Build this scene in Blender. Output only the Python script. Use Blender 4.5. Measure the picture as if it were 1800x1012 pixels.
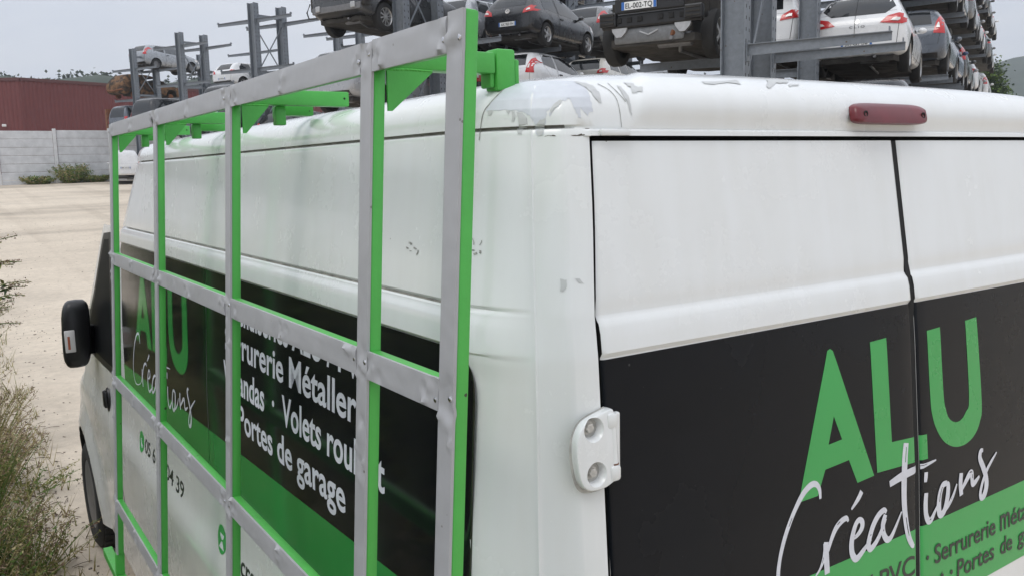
import bpy, bmesh, math, random
import numpy as np
from mathutils import Vector, Matrix, noise
from mathutils.bvhtree import BVHTree
from mathutils.geometry import tessellate_polygon
for _o in list(bpy.data.objects): bpy.data.objects.remove(_o)
S = bpy.context.scene
COL = S.collection
rad = math.radians
random.seed(7)

# ------------------------------------------------------------------ camera
cd = bpy.data.cameras.new('camera'); cam = bpy.data.objects.new('camera', cd); COL.objects.link(cam)
cd.sensor_width = 36; cd.lens = 30.0; cd.clip_start = 0.05; cd.clip_end = 6000
_r = Vector((0.82754253, -0.56095942, -0.02231339)); _u = Vector((0.09587724, 0.10205542, 0.99014759)); _f = Vector((0.55315541, 0.82152859, -0.13823844))
_M = Matrix((( _r.x, _u.x, -_f.x, -1.6523), (_r.y, _u.y, -_f.y, -1.0406), (_r.z, _u.z, -_f.z, 2.2751), (0, 0, 0, 1)))
cam.matrix_world = _M
S.camera = cam
CAM = Vector((-1.6523, -1.0406, 2.2751))

# ------------------------------------------------------------------ sky and light (overcast)
SUN_EL, SUN_AZ = rad(52), rad(250)     # azimuth: direction the light comes FROM, clockwise from +y
W = bpy.data.worlds.new('World'); S.world = W; W.use_nodes = True
nt = W.node_tree; nt.nodes.clear()
def wn(t, **k):
    n = nt.nodes.new(t)
    for a, b in k.items(): setattr(n, a, b)
    return n
out = wn('ShaderNodeOutputWorld'); bg = wn('ShaderNodeBackground'); bg.inputs['Strength'].default_value = 0.1
sky = wn('ShaderNodeTexSky', sky_type='NISHITA'); sky.sun_disc = False; sky.sun_elevation = SUN_EL; sky.sun_rotation = SUN_AZ
tc = wn('ShaderNodeTexCoord'); sep = wn('ShaderNodeSeparateXYZ'); nt.links.new(tc.outputs['Generated'], sep.inputs[0])
# overcast layer: brighter overhead, clouds as soft noise in the sky direction
mp = wn('ShaderNodeMapping'); mp.inputs['Scale'].default_value = (1.0, 1.0, 3.2); nt.links.new(tc.outputs['Generated'], mp.inputs[0])
n1 = wn('ShaderNodeTexNoise'); n1.inputs['Scale'].default_value = 1.9; n1.inputs['Detail'].default_value = 7; n1.inputs['Roughness'].default_value = 0.52
nt.links.new(mp.outputs[0], n1.inputs['Vector'])
rp = wn('ShaderNodeValToRGB'); rp.color_ramp.elements[0].position = 0.40; rp.color_ramp.elements[1].position = 0.62
rp.color_ramp.elements[0].color = (7.0, 7.45, 8.4, 1); rp.color_ramp.elements[1].color = (9.2, 9.3, 9.65, 1)
nt.links.new(n1.outputs['Fac'], rp.inputs[0])
zr = wn('ShaderNodeMapRange'); zr.inputs['From Min'].default_value = 0.05; zr.inputs['From Max'].default_value = 0.9
zr.inputs['To Min'].default_value = 1.0; zr.inputs['To Max'].default_value = 1.72
nt.links.new(sep.outputs['Z'], zr.inputs['Value'])
mul = wn('ShaderNodeVectorMath', operation='SCALE'); nt.links.new(rp.outputs[0], mul.inputs[0]); nt.links.new(zr.outputs[0], mul.inputs['Scale'])
mix = wn('ShaderNodeMixRGB'); mix.inputs[0].default_value = 0.94
nt.links.new(sky.outputs[0], mix.inputs[1]); nt.links.new(mul.outputs[0], mix.inputs[2])
nt.links.new(mix.outputs[0], bg.inputs['Color']); nt.links.new(bg.outputs[0], out.inputs[0])
sd = bpy.data.lights.new('sun', 'SUN'); sd.energy = 1.0; sd.angle = rad(25); sd.color = (1.0, 0.965, 0.91)
sun = bpy.data.objects.new('sun', sd); COL.objects.link(sun)
_d = Vector((math.sin(SUN_AZ) * math.cos(SUN_EL), math.cos(SUN_AZ) * math.cos(SUN_EL), math.sin(SUN_EL)))
sun.rotation_euler = _d.to_track_quat('Z', 'Y').to_euler(); sun.location = (0, 0, 30)
S.view_settings.view_transform = 'Standard'; S.view_settings.look = 'None'; S.view_settings.exposure = -0.02; S.view_settings.gamma = 1
S.view_settings.use_curve_mapping = False

# ------------------------------------------------------------------ materials
def mat(name, col, rough=0.5, metal=0.0, coat=0.0, spec=0.5, var=0.0, vscale=5.0, bump=0.0, bscale=40.0, rvar=0.0, alpha=None, trans=0.0, col2=None, stretch=None, thr=None):
    m = bpy.data.materials.new(name); m.use_nodes = True; t = m.node_tree; b = t.nodes['Principled BSDF']
    b.inputs['Base Color'].default_value = (*col, 1); b.inputs['Roughness'].default_value = rough; b.inputs['Metallic'].default_value = metal
    b.inputs['Coat Weight'].default_value = coat; b.inputs['Coat Roughness'].default_value = 0.08; b.inputs['Specular IOR Level'].default_value = spec
    if trans: b.inputs['Transmission Weight'].default_value = trans
    co = t.nodes.new('ShaderNodeTexCoord'); src = co.outputs['Object']
    if stretch:
        mpn = t.nodes.new('ShaderNodeMapping'); mpn.inputs['Scale'].default_value = stretch; t.links.new(src, mpn.inputs[0]); src = mpn.outputs[0]
    if var or col2 or rvar:
        n = t.nodes.new('ShaderNodeTexNoise'); n.inputs['Scale'].default_value = vscale; n.inputs['Detail'].default_value = 6; n.inputs['Roughness'].default_value = 0.6
        t.links.new(src, n.inputs['Vector'])
        if var or col2:
            r = t.nodes.new('ShaderNodeValToRGB'); lo, hi = thr or (0.3, 0.7)
            r.color_ramp.elements[0].position = lo; r.color_ramp.elements[1].position = hi
            c2 = col2 or tuple(max(0, c * (1 - var)) for c in col); c1 = col if col2 else tuple(min(1, c * (1 + var)) for c in col)
            r.color_ramp.elements[0].color = (*c2, 1); r.color_ramp.elements[1].color = (*c1, 1)
            t.links.new(n.outputs['Fac'], r.inputs[0]); t.links.new(r.outputs[0], b.inputs['Base Color'])
        if rvar:
            mr = t.nodes.new('ShaderNodeMapRange'); mr.inputs['To Min'].default_value = max(0.02, rough - rvar); mr.inputs['To Max'].default_value = min(1, rough + rvar)
            mr.inputs['From Min'].default_value = 0.3; mr.inputs['From Max'].default_value = 0.7
            t.links.new(n.outputs['Fac'], mr.inputs[0]); t.links.new(mr.outputs[0], b.inputs['Roughness'])
    if bump:
        n2 = t.nodes.new('ShaderNodeTexNoise'); n2.inputs['Scale'].default_value = bscale; n2.inputs['Detail'].default_value = 4; t.links.new(src, n2.inputs['Vector'])
        bp = t.nodes.new('ShaderNodeBump'); bp.inputs['Strength'].default_value = bump; bp.inputs['Distance'].default_value = 0.01
        t.links.new(n2.outputs['Fac'], bp.inputs['Height']); t.links.new(bp.outputs[0], b.inputs['Normal'])
    return m

def van_paint():
    m = mat('van_paint', (0.77, 0.785, 0.775), 0.3, coat=0.55); t = m.node_tree; b = t.nodes['Principled BSDF']
    co = t.nodes.new('ShaderNodeTexCoord')
    # faint film of dust, vertical run marks, tiny stone chips
    n = t.nodes.new('ShaderNodeTexNoise'); n.inputs['Scale'].default_value = 3.2; n.inputs['Detail'].default_value = 8; n.inputs['Roughness'].default_value = 0.65
    t.links.new(co.outputs['Object'], n.inputs['Vector'])
    mp_ = t.nodes.new('ShaderNodeMapping'); mp_.inputs['Scale'].default_value = (26, 26, 1.1); t.links.new(co.outputs['Object'], mp_.inputs[0])
    n2 = t.nodes.new('ShaderNodeTexNoise'); n2.inputs['Scale'].default_value = 1; n2.inputs['Detail'].default_value = 3; t.links.new(mp_.outputs[0], n2.inputs['Vector'])
    mm = t.nodes.new('ShaderNodeMath'); mm.operation = 'MULTIPLY'; t.links.new(n.outputs['Fac'], mm.inputs[0]); t.links.new(n2.outputs['Fac'], mm.inputs[1])
    r = t.nodes.new('ShaderNodeValToRGB'); r.color_ramp.elements[0].position = 0.12; r.color_ramp.elements[1].position = 0.36
    r.color_ramp.elements[0].color = (0.785, 0.80, 0.797, 1); r.color_ramp.elements[1].color = (0.752, 0.763, 0.75, 1)
    t.links.new(mm.outputs[0], r.inputs[0])
    v = t.nodes.new('ShaderNodeTexVoronoi'); v.inputs['Scale'].default_value = 16; t.links.new(co.outputs['Object'], v.inputs['Vector'])
    n3 = t.nodes.new('ShaderNodeTexNoise'); n3.inputs['Scale'].default_value = 5; t.links.new(co.outputs['Object'], n3.inputs['Vector'])
    th = t.nodes.new('ShaderNodeMapRange'); th.inputs['From Min'].default_value = 0.52; th.inputs['From Max'].default_value = 0.75; th.inputs['To Min'].default_value = 0.0; th.inputs['To Max'].default_value = 0.07
    t.links.new(n3.outputs['Fac'], th.inputs[0])
    lt = t.nodes.new('ShaderNodeMath'); lt.operation = 'LESS_THAN'; t.links.new(v.outputs['Distance'], lt.inputs[0]); t.links.new(th.outputs[0], lt.inputs[1])
    mx = t.nodes.new('ShaderNodeMixRGB'); mx.inputs[2].default_value = (0.28, 0.27, 0.25, 1); t.links.new(lt.outputs[0], mx.inputs[0]); t.links.new(r.outputs[0], mx.inputs[1])
    t.links.new(mx.outputs[0], b.inputs['Base Color'])
    rr = t.nodes.new('ShaderNodeMapRange'); rr.inputs['From Min'].default_value = 0.3; rr.inputs['From Max'].default_value = 0.7; rr.inputs['To Min'].default_value = 0.16; rr.inputs['To Max'].default_value = 0.34
    t.links.new(n.outputs['Fac'], rr.inputs[0]); t.links.new(rr.outputs[0], b.inputs['Roughness'])
    n4 = t.nodes.new('ShaderNodeTexNoise'); n4.inputs['Scale'].default_value = 2.2; n4.inputs['Detail'].default_value = 2; t.links.new(co.outputs['Object'], n4.inputs['Vector'])
    bp = t.nodes.new('ShaderNodeBump'); bp.inputs['Strength'].default_value = 0.06; bp.inputs['Distance'].default_value = 0.03
    t.links.new(n4.outputs['Fac'], bp.inputs['Height']); t.links.new(bp.outputs[0], b.inputs['Normal'])
    return m

M = {}
M['paint'] = van_paint()
M['primer'] = mat('primer_grey', (0.545, 0.555, 0.55), 0.6, var=0.05, vscale=30)
M['primer_pale'] = mat('thin_lacquer', (0.61, 0.635, 0.68), 0.42, var=0.09, vscale=16)
M['black_vinyl'] = mat('black_vinyl', (0.0065, 0.008, 0.011), 0.24, var=0.12, vscale=3, rvar=0.10, bump=0.05, bscale=4, spec=0.17)
M['black_gloss'] = mat('glossy_black_vinyl', (0.010, 0.0105, 0.012), 0.10, var=0.2, vscale=5, rvar=0.04, bump=0.04, bscale=3, spec=0.26)
M['green_gloss'] = mat('glossy_green_vinyl', (0.032, 0.27, 0.06), 0.10, var=0.05, vscale=4, spec=0.4)
M['green_vinyl'] = mat('green_vinyl', (0.045, 0.36, 0.085), 0.3, var=0.05, vscale=4, rvar=0.06)
M['white_vinyl'] = mat('white_vinyl', (0.66, 0.67, 0.72), 0.4, var=0.08, vscale=50)
M['dark_text'] = mat('dark_lettering', (0.022, 0.03, 0.024), 0.4)
M['seal'] = mat('black_rubber', (0.008, 0.008, 0.008), 0.8)
M['gutter'] = mat('gutter_dirt', (0.24, 0.23, 0.205), 0.9, var=0.4, vscale=30)
M['grime'] = mat('grime', (0.10, 0.085, 0.065), 0.9, var=0.4, vscale=60)
M['scuff'] = mat('scuff_mark', (0.30, 0.30, 0.28), 0.8, var=0.6, vscale=120)
M['green_paint'] = mat('green_steel_paint', (0.075, 0.42, 0.07), 0.42, var=0.06, vscale=9, bump=0.10, bscale=60, rvar=0.08)
M['weld'] = mat('painted_weld', (0.07, 0.42, 0.055), 0.5, bump=0.5, bscale=120)
M['grey_foil'] = mat('grey_foil_tape', (0.40, 0.402, 0.412), 0.4, var=0.05, vscale=12, bump=0.06, bscale=25, rvar=0.08)
M['galv'] = mat('galvanised_steel', (0.19, 0.21, 0.235), 0.5, metal=0.25, var=0.16, vscale=14, rvar=0.12)
M['galv_dark'] = mat('weathered_steel', (0.12, 0.135, 0.155), 0.55, metal=0.2, var=0.22, vscale=9, rvar=0.1)
M['plastic'] = mat('black_plastic', (0.010, 0.010, 0.011), 0.38, bump=0.05, bscale=300)
M['red_lens'] = mat('dull_red_lens', (0.135, 0.010, 0.016), 0.35, var=0.2, vscale=20, coat=0.15)
M['tail_red'] = mat('red_lens', (0.50, 0.02, 0.022), 0.18, coat=0.6)
M['clear_lens'] = mat('clear_lens', (0.72, 0.70, 0.68), 0.15, coat=0.5)
M['amber'] = mat('amber_lens', (0.42, 0.12, 0.06), 0.25)
M['glass'] = mat('tinted_glass', (0.012, 0.014, 0.016), 0.06, spec=0.7)
M['glass_dark'] = mat('dark_cab_glass', (0.008, 0.009, 0.010), 0.45, spec=0.06)
M['glass_pale'] = mat('dusty_glass', (0.09, 0.10, 0.11), 0.18, spec=0.6, var=0.3, vscale=3)
M['rubber'] = mat('tyre_rubber', (0.018, 0.018, 0.018), 0.85, bump=0.3, bscale=60)
M['alloy'] = mat('alloy_wheel', (0.42, 0.42, 0.42), 0.35, metal=0.6, var=0.15, vscale=15)
M['steel_rim'] = mat('dull_steel_rim', (0.16, 0.16, 0.165), 0.5, metal=0.4, var=0.2, vscale=15)
M['chrome'] = mat('chrome', (0.62, 0.62, 0.63), 0.15, metal=1.0)
M['bolt'] = mat('painted_bolt', (0.50, 0.48, 0.44), 0.45, var=0.25, vscale=120)
M['grime_shade_pale'] = mat('dirt_and_shade_film', (0.42, 0.41, 0.38), 0.8, var=0.25, vscale=40)
M['rust'] = mat('rust', (0.16, 0.065, 0.03), 0.9, var=0.5, vscale=8, bump=0.4, bscale=30)
M['under'] = mat('dirty_underbody', (0.035, 0.032, 0.028), 0.9, var=0.55, vscale=5, bump=0.4, bscale=14)
M['plate'] = mat('plate_white', (0.74, 0.75, 0.74), 0.4)
M['plate_blue'] = mat('plate_blue', (0.03, 0.13, 0.42), 0.4)
M['ink'] = mat('plate_ink', (0.012, 0.012, 0.014), 0.5)
M['bark'] = mat('bark', (0.09, 0.07, 0.05), 0.9, var=0.4, vscale=12)

def chips(m, scale, lim, col):
    """scattered chips and specks through the paint"""
    t = m.node_tree; b = t.nodes['Principled BSDF']; co = t.nodes.new('ShaderNodeTexCoord'); src = b.inputs['Base Color'].links[0].from_socket
    v = t.nodes.new('ShaderNodeTexVoronoi'); v.inputs['Scale'].default_value = scale; n = t.nodes.new('ShaderNodeTexNoise'); n.inputs['Scale'].default_value = scale * .35; n.inputs['Detail'].default_value = 5
    for q in (v, n): t.links.new(co.outputs['Object'], q.inputs['Vector'])
    r = t.nodes.new('ShaderNodeMapRange'); r.inputs['From Min'].default_value = .5; r.inputs['From Max'].default_value = .75; r.inputs['To Min'].default_value = 0; r.inputs['To Max'].default_value = lim; t.links.new(n.outputs['Fac'], r.inputs[0])
    l = t.nodes.new('ShaderNodeMath'); l.operation = 'LESS_THAN'; t.links.new(v.outputs['Distance'], l.inputs[0]); t.links.new(r.outputs[0], l.inputs[1])
    x = t.nodes.new('ShaderNodeMixRGB'); x.inputs[2].default_value = (*col, 1); t.links.new(l.outputs[0], x.inputs[0]); t.links.new(src, x.inputs[1]); t.links.new(x.outputs[0], b.inputs['Base Color'])
chips(M['green_paint'], 30, .22, (.045, .05, .03)); chips(M['grey_foil'], 42, .15, (.2, .19, .175)); chips(M['galv'], 12, .2, (.10, .075, .055)); chips(M['black_vinyl'], 30, .09, (.055, .057, .06))

# ------------------------------------------------------------------ helpers
def tag(o, label=None, cat=None, group=None, kind=None):
    if label: o['label'] = label
    if cat: o['category'] = cat
    if group: o['group'] = group
    if kind: o['kind'] = kind
    return o
def thing(name, label, cat, loc=(0, 0, 0), rz=0.0, group=None):
    o = bpy.data.objects.new(name, None); COL.objects.link(o); o.location = loc; o.rotation_euler = (0, 0, rz); o.empty_display_size = 0.3
    return tag(o, label, cat, group)
def obj(name, bm, m, parent=None, smooth=False, loc=None, recalc=True):
    if recalc: bmesh.ops.recalc_face_normals(bm, faces=bm.faces)
    me = bpy.data.meshes.new(name); bm.to_mesh(me); bm.free()
    for x in (m if isinstance(m, (list, tuple)) else [m]): me.materials.append(x)
    if smooth:
        for p in me.polygons: p.use_smooth = True
    o = bpy.data.objects.new(name, me); COL.objects.link(o)
    if parent is not None: o.parent = parent
    if loc is not None: o.location = loc
    return o
def smooth_angle(o, deg=35):
    me = o.data
    for p in me.polygons: p.use_smooth = True
    bm = bmesh.new(); bm.from_mesh(me); c = rad(deg)
    for e in bm.edges:
        if len(e.link_faces) == 2 and e.calc_face_angle(0) > c: e.smooth = False
    bm.to_mesh(me); bm.free(); return o
def box(bm, c, s, rot=None, bev=0.0, seg=2):
    r = bmesh.ops.create_cube(bm, size=1.0); vs = r['verts']
    bmesh.ops.scale(bm, vec=s, verts=vs)
    if bev:
        es = list({e for v in vs for e in v.link_edges}); q = bmesh.ops.bevel(bm, geom=es, offset=bev, segments=seg, affect='EDGES', profile=0.5, clamp_overlap=True)
        vs = list({v for f in q['faces'] for v in f.verts} | {v for v in vs if v.is_valid})
    if rot is not None: bmesh.ops.transform(bm, matrix=rot.to_4x4(), verts=vs)
    bmesh.ops.translate(bm, vec=c, verts=vs); return vs
def bar(bm, p0, p1, w, h, up=(0, 0, 1), bev=0.0):
    p0 = Vector(p0); p1 = Vector(p1); d = p1 - p0; L = d.length; d.normalize(); up = Vector(up); s = d.cross(up).normalized(); u = s.cross(d)
    return box(bm, (p0 + p1) / 2, (w, L, h), Matrix((s, d, u)).transposed(), bev)
def tube(bm, pts, r, n=8, cap=True):
    pts = [Vector(p) for p in pts]; rs = r if isinstance(r, (list, tuple)) else [r] * len(pts); rings = []
    ref = Vector((0, 0, 1))
    for i, p in enumerate(pts):
        d = (pts[min(i + 1, len(pts) - 1)] - pts[max(i - 1, 0)]).normalized()
        if abs(d.dot(ref)) > 0.95: ref = Vector((1, 0, 0))
        a = d.cross(ref).normalized(); b = a.cross(d)
        rings.append([bm.verts.new(p + (a * math.cos(2 * math.pi * k / n) + b * math.sin(2 * math.pi * k / n)) * rs[i]) for k in range(n)])
    for i in range(len(pts) - 1):
        for k in range(n): bm.faces.new((rings[i][k], rings[i][(k + 1) % n], rings[i + 1][(k + 1) % n], rings[i + 1][k]))
    if cap: bm.faces.new(rings[0][::-1]); bm.faces.new(rings[-1])
def lathe(bm, prof, axis='X', n=32, c=(0, 0, 0), closed=False, cap=True):
    """prof: (axial, radius) pairs"""
    c = Vector(c); rings = []
    for a, r in prof:
        ring = []
        for k in range(n):
            t = 2 * math.pi * k / n; cs, sn = r * math.cos(t), r * math.sin(t)
            p = {'X': (a, cs, sn), 'Y': (cs, a, sn), 'Z': (cs, sn, a)}[axis]
            ring.append(bm.verts.new(c + Vector(p)))
        rings.append(ring)
    m_ = len(rings) if closed else len(rings) - 1
    for i in range(m_):
        A, B = rings[i], rings[(i + 1) % len(rings)]
        for k in range(n): bm.faces.new((A[k], A[(k + 1) % n], B[(k + 1) % n], B[k]))
    if not closed and cap:
        if prof[0][1] > 1e-5: bm.faces.new(rings[0])
        if prof[-1][1] > 1e-5: bm.faces.new(rings[-1])
def flat_poly(bm, loops):
    """loops: list of 2D loops (outer, holes...) -> triangles in the xy plane"""
    tri = tessellate_polygon([[Vector((p[0], p[1], 0)) for p in lp] for lp in loops])
    vs = [bm.verts.new((p[0], p[1], 0)) for lp in loops for p in lp]
    for t in tri:
        try: bm.faces.new([vs[i] for i in t])
        except ValueError: pass
def chop(bm, step):
    xs = [v.co.x for v in bm.verts]; ys = [v.co.y for v in bm.verts]
    for ax, lo, hi in ((0, min(xs), max(xs)), (1, min(ys), max(ys))):
        k = math.ceil(lo / step)
        while k * step < hi:
            co = [0, 0, 0]; no = [0, 0, 0]; co[ax] = k * step; no[ax] = 1
            bmesh.ops.bisect_plane(bm, geom=bm.verts[:] + bm.edges[:] + bm.faces[:], plane_co=co, plane_no=no, dist=1e-5); k += 1
def decal(name, loops_list, fn, off, m, parent, step=0.04, smooth=True, thick=0.0002):
    """cut-out sheet laid on the surface fn(s, z, off); gets a real (thin) thickness"""
    bm = bmesh.new()
    for loops in loops_list: flat_poly(bm, loops)
    return decal_bm(name, bm, fn, off, m, parent, step, smooth, thick)
CUTS = {}
def decal_bm(name, bm, fn, off, m, parent, step=0.04, smooth=True, thick=0.0002):
    chop(bm, step)
    for ax, vals in CUTS.get(fn.__name__, ()):                      # extra cuts where the panel itself bends
        for q in vals:
            co = [0, 0, 0]; no = [0, 0, 0]; co[ax] = q; no[ax] = 1; bmesh.ops.bisect_plane(bm, geom=bm.verts[:] + bm.edges[:] + bm.faces[:], plane_co=co, plane_no=no, dist=1e-5)
    bmesh.ops.remove_doubles(bm, verts=bm.verts, dist=1e-5)
    bot = [v.co.copy() for v in bm.verts]
    fs = bm.faces[:]; r = bmesh.ops.extrude_face_region(bm, geom=fs)
    top = [g for g in r['geom'] if isinstance(g, bmesh.types.BMVert)]; tops = set(top)
    for v in bm.verts:
        s, z = v.co.x, v.co.y; v.co = fn(s, z, off if v in tops else off - thick)
    bmesh.ops.delete(bm, geom=[f for f in fs if f.is_valid], context='FACES_ONLY')
    o = obj(name, bm, m, parent)
    if smooth: smooth_angle(o, 40)
    return o
def stroke(pts, ws, n=4):
    """variable-width brush stroke -> closed 2D loop (Catmull-Rom through pts)"""
    P = [Vector((p[0], p[1])) for p in pts]; Q = []; Wd = []
    for i in range(len(P) - 1):
        a = P[max(i - 1, 0)]; b = P[i]; c = P[i + 1]; d = P[min(i + 2, len(P) - 1)]
        for k in range(n):
            t = k / n
            Q.append(0.5 * ((2 * b) + (c - a) * t + (2 * a - 5 * b + 4 * c - d) * t * t + (3 * b - a - 3 * c + d) * t ** 3)); Wd.append(ws[i] * (1 - t) + ws[i + 1] * t)
    Q.append(P[-1]); Wd.append(ws[-1]); quads = []
    L, R = [], []
    for i, q in enumerate(Q):
        d = (Q[min(i + 1, len(Q) - 1)] - Q[max(i - 1, 0)]).normalized(); nn = Vector((-d.y, d.x)) * Wd[i] / 2
        L.append(q + nn); R.append(q - nn)
    return [[(L[i], R[i], R[i + 1], L[i + 1])] for i in range(len(Q) - 1)]
def text_bm(s, bold=0.0, space=1.0):
    """text as a flat mesh scaled so that cap height = 1, starting at 0,0"""
    cu = bpy.data.curves.new('lettering', 'FONT'); cu.body = s; cu.size = 1.0; cu.offset = bold; cu.resolution_u = 4; cu.space_character = space
    o = bpy.data.objects.new('lettering', cu); COL.objects.link(o)
    dg = bpy.context.evaluated_depsgraph_get(); me = bpy.data.meshes.new_from_object(o.evaluated_get(dg))
    bpy.data.objects.remove(o); bpy.data.curves.remove(cu)
    bm = bmesh.new(); bm.from_mesh(me); bpy.data.meshes.remove(me)
    return bm
def place_text(s, x0, x1, zb, h, bold=0.012, slant=0.0, zb1=None, flip=False, space=1.0):
    low = s.startswith('M')                                         # this typeface draws M as a tall rounded m
    bm = text_bm('m' + s[1:] if low else s, bold, space)
    if low:
        b1 = text_bm('m', bold, space); w1 = max(v.co.x for v in b1.verts) + .01; b1.free()
        for v in bm.verts:
            if v.co.x < w1: v.co.y *= 1.34
    xs = [v.co.x for v in bm.verts]; a, b = min(xs), max(xs); zb1 = zb if zb1 is None else zb1
    for v in bm.verts:
        t = (v.co.x - a) / (b - a); y = v.co.y / 0.72
        v.co = Vector((x0 + (x1 - x0) * t + slant * y * h, zb + (zb1 - zb) * t + y * h, 0))
    return bm
def merge_bm(bms):
    out = bmesh.new()
    for b in bms:
        me = bpy.data.meshes.new('m'); b.to_mesh(me); b.free(); out.from_mesh(me); bpy.data.meshes.remove(me)
    return out
def smoothstep(a, b, x):
    t = min(1, max(0, (x - a) / (b - a))); return t * t * (3 - 2 * t)
def gz(x, y):
    """height of the yard: level by the van, rising gently away from it"""
    d = 0.34 * x + 0.94 * y - 8.0
    return 0.0435 * (math.log(1 + math.exp(d / 2.5)) * 2.5 if d < 60 else d)
# ------------------------------------------------------------------ setting
def build_ground():
    bm = bmesh.new(); xs = [-400, -200, -100, -60] + list(np.arange(-40, 60.1, 2.0)) + [75, 100, 150, 250, 400]; ys = [-200, -100, -50] + list(np.arange(-30, 80.1, 2.0)) + [95, 120, 170, 250, 400, 700]
    g = [[bm.verts.new((x, y, gz(x, y) + .035 * noise.noise(Vector((x * .17, y * .17, 3))) * smoothstep(6, 14, math.hypot(x, y)))) for x in xs] for y in ys]
    for j in range(len(ys) - 1):
        for i in range(len(xs) - 1): bm.faces.new((g[j][i], g[j][i + 1], g[j + 1][i + 1], g[j + 1][i]))
    m = bpy.data.materials.new('dusty_yard'); m.use_nodes = True; t = m.node_tree; b = t.nodes['Principled BSDF']; b.inputs['Roughness'].default_value = .95; b.inputs['Specular IOR Level'].default_value = .2
    co = t.nodes.new('ShaderNodeTexCoord')
    def nz(sc, det, rgh=.6, vec=None):
        n = t.nodes.new('ShaderNodeTexNoise'); n.inputs['Scale'].default_value = sc; n.inputs['Detail'].default_value = det; n.inputs['Roughness'].default_value = rgh; t.links.new(vec or co.outputs['Object'], n.inputs['Vector']); return n
    mp_ = t.nodes.new('ShaderNodeMapping'); mp_.inputs['Scale'].default_value = (.35, 1.1, 1); mp_.inputs['Rotation'].default_value = (0, 0, .5); t.links.new(co.outputs['Object'], mp_.inputs[0])
    a = nz(.22, 7, .62, mp_.outputs[0]); r = t.nodes.new('ShaderNodeValToRGB'); e = r.color_ramp.elements
    e[0].position = .36; e[0].color = (.46, .40, .325, 1); e[1].position = .62; e[1].color = (.67, .585, .475, 1); e2 = e.new(.47); e2.color = (.60, .52, .42, 1)
    t.links.new(a.outputs['Fac'], r.inputs[0])
    f = nz(9, 8, .7); r2 = t.nodes.new('ShaderNodeValToRGB'); r2.color_ramp.elements[0].position = .28; r2.color_ramp.elements[0].color = (.80, .80, .80, 1); r2.color_ramp.elements[1].position = .6; r2.color_ramp.elements[1].color = (1.05, 1.05, 1.05, 1); t.links.new(f.outputs['Fac'], r2.inputs[0])
    mx = t.nodes.new('ShaderNodeMixRGB'); mx.blend_type = 'MULTIPLY'; mx.inputs[0].default_value = .8
    st = nz(.55, 5, .55); r3 = t.nodes.new('ShaderNodeValToRGB'); r3.color_ramp.elements[0].position = .34; r3.color_ramp.elements[0].color = (.70, .70, .71, 1); r3.color_ramp.elements[1].position = .50; r3.color_ramp.elements[1].color = (1, 1, 1, 1); t.links.new(st.outputs['Fac'], r3.inputs[0])
    mp2 = t.nodes.new('ShaderNodeMapping'); mp2.inputs['Scale'].default_value = (1.5, .05, 1); mp2.inputs['Rotation'].default_value = (0, 0, -.22); t.links.new(co.outputs['Object'], mp2.inputs[0]); tr = nz(1.2, 4, .5, mp2.outputs[0]); r4 = t.nodes.new('ShaderNodeValToRGB'); r4.color_ramp.elements[0].position = .36; r4.color_ramp.elements[0].color = (.84, .83, .82, 1); r4.color_ramp.elements[1].position = .48; r4.color_ramp.elements[1].color = (1, 1, 1, 1); t.links.new(tr.outputs['Fac'], r4.inputs[0])
    m3 = t.nodes.new('ShaderNodeMixRGB'); m3.blend_type = 'MULTIPLY'; m3.inputs[0].default_value = .4; t.links.new(r.outputs[0], m3.inputs[1]); t.links.new(r3.outputs[0], m3.inputs[2])
    m4 = t.nodes.new('ShaderNodeMixRGB'); m4.blend_type = 'MULTIPLY'; m4.inputs[0].default_value = .5; t.links.new(m3.outputs[0], m4.inputs[1]); t.links.new(r4.outputs[0], m4.inputs[2]); t.links.new(m4.outputs[0], mx.inputs[1]); t.links.new(r2.outputs[0], mx.inputs[2]); t.links.new(mx.outputs[0], b.inputs['Base Color'])
    bp = t.nodes.new('ShaderNodeBump'); bp.inputs['Strength'].default_value = .5; bp.inputs['Distance'].default_value = .02; t.links.new(f.outputs['Fac'], bp.inputs['Height']); t.links.new(bp.outputs[0], b.inputs['Normal'])
    o = obj('yard_ground', bm, m, smooth=True); tag(o, kind='structure')
build_ground()
# ------------------------------------------------------------------ the white van
def lerp(z, zs, vs): return float(np.interp(z, zs, vs))
WZ = [.30, .45, .80, 1.02, 1.06, 1.13, 1.17, 1.6, 1.98, 2.06, 2.335]
WV = [.985, 1.0, 1.022, 1.024, 1.020, 1.004, 1.000, .988, .965, .957, .925]
RZ = [.30, .5, 1.0, 1.4, 1.65, 1.9, 1.984, 1.992, 2.02, 2.036, 2.046, 2.056, 2.075, 2.2, 2.32, 2.335]
RV = [-.09, -.105, -.108, -.096, -.082, -.062, -.0535, -.0585, -.0545, -.050, -.0415, -.0405, -.0395, -.0195, 0., .002]
RB = [-.09, -.105, -.108, -.096, -.082, -.062, -.0545, -.0535, -.0495, -.047, -.0455, -.044, -.0405, -.0195, 0., .002]   # pillar: no crease
XZ = [.5, 1.2, 1.65, 1.92, 2.05, 2.2, 2.335]; XV = [.815, .832, .839, .834, .831, .812, .800]
FZ = [.30, .60, .95, 1.15, 1.30, 1.65, 2.06, 2.335]; FV = [5.45, 5.50, 5.40, 5.05, 4.66, 4.10, 3.60, 3.32]
WHEEL_Y, WHEEL_R, REAR_WHEEL_Y = 4.62, 0.345, 1.0
def rear_y(x, z):
    return lerp(z, RZ, RV) - 0.008 * (1 - min(1, (x / .82) ** 2))
def door_x(z): return lerp(z, XZ, XV)
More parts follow.
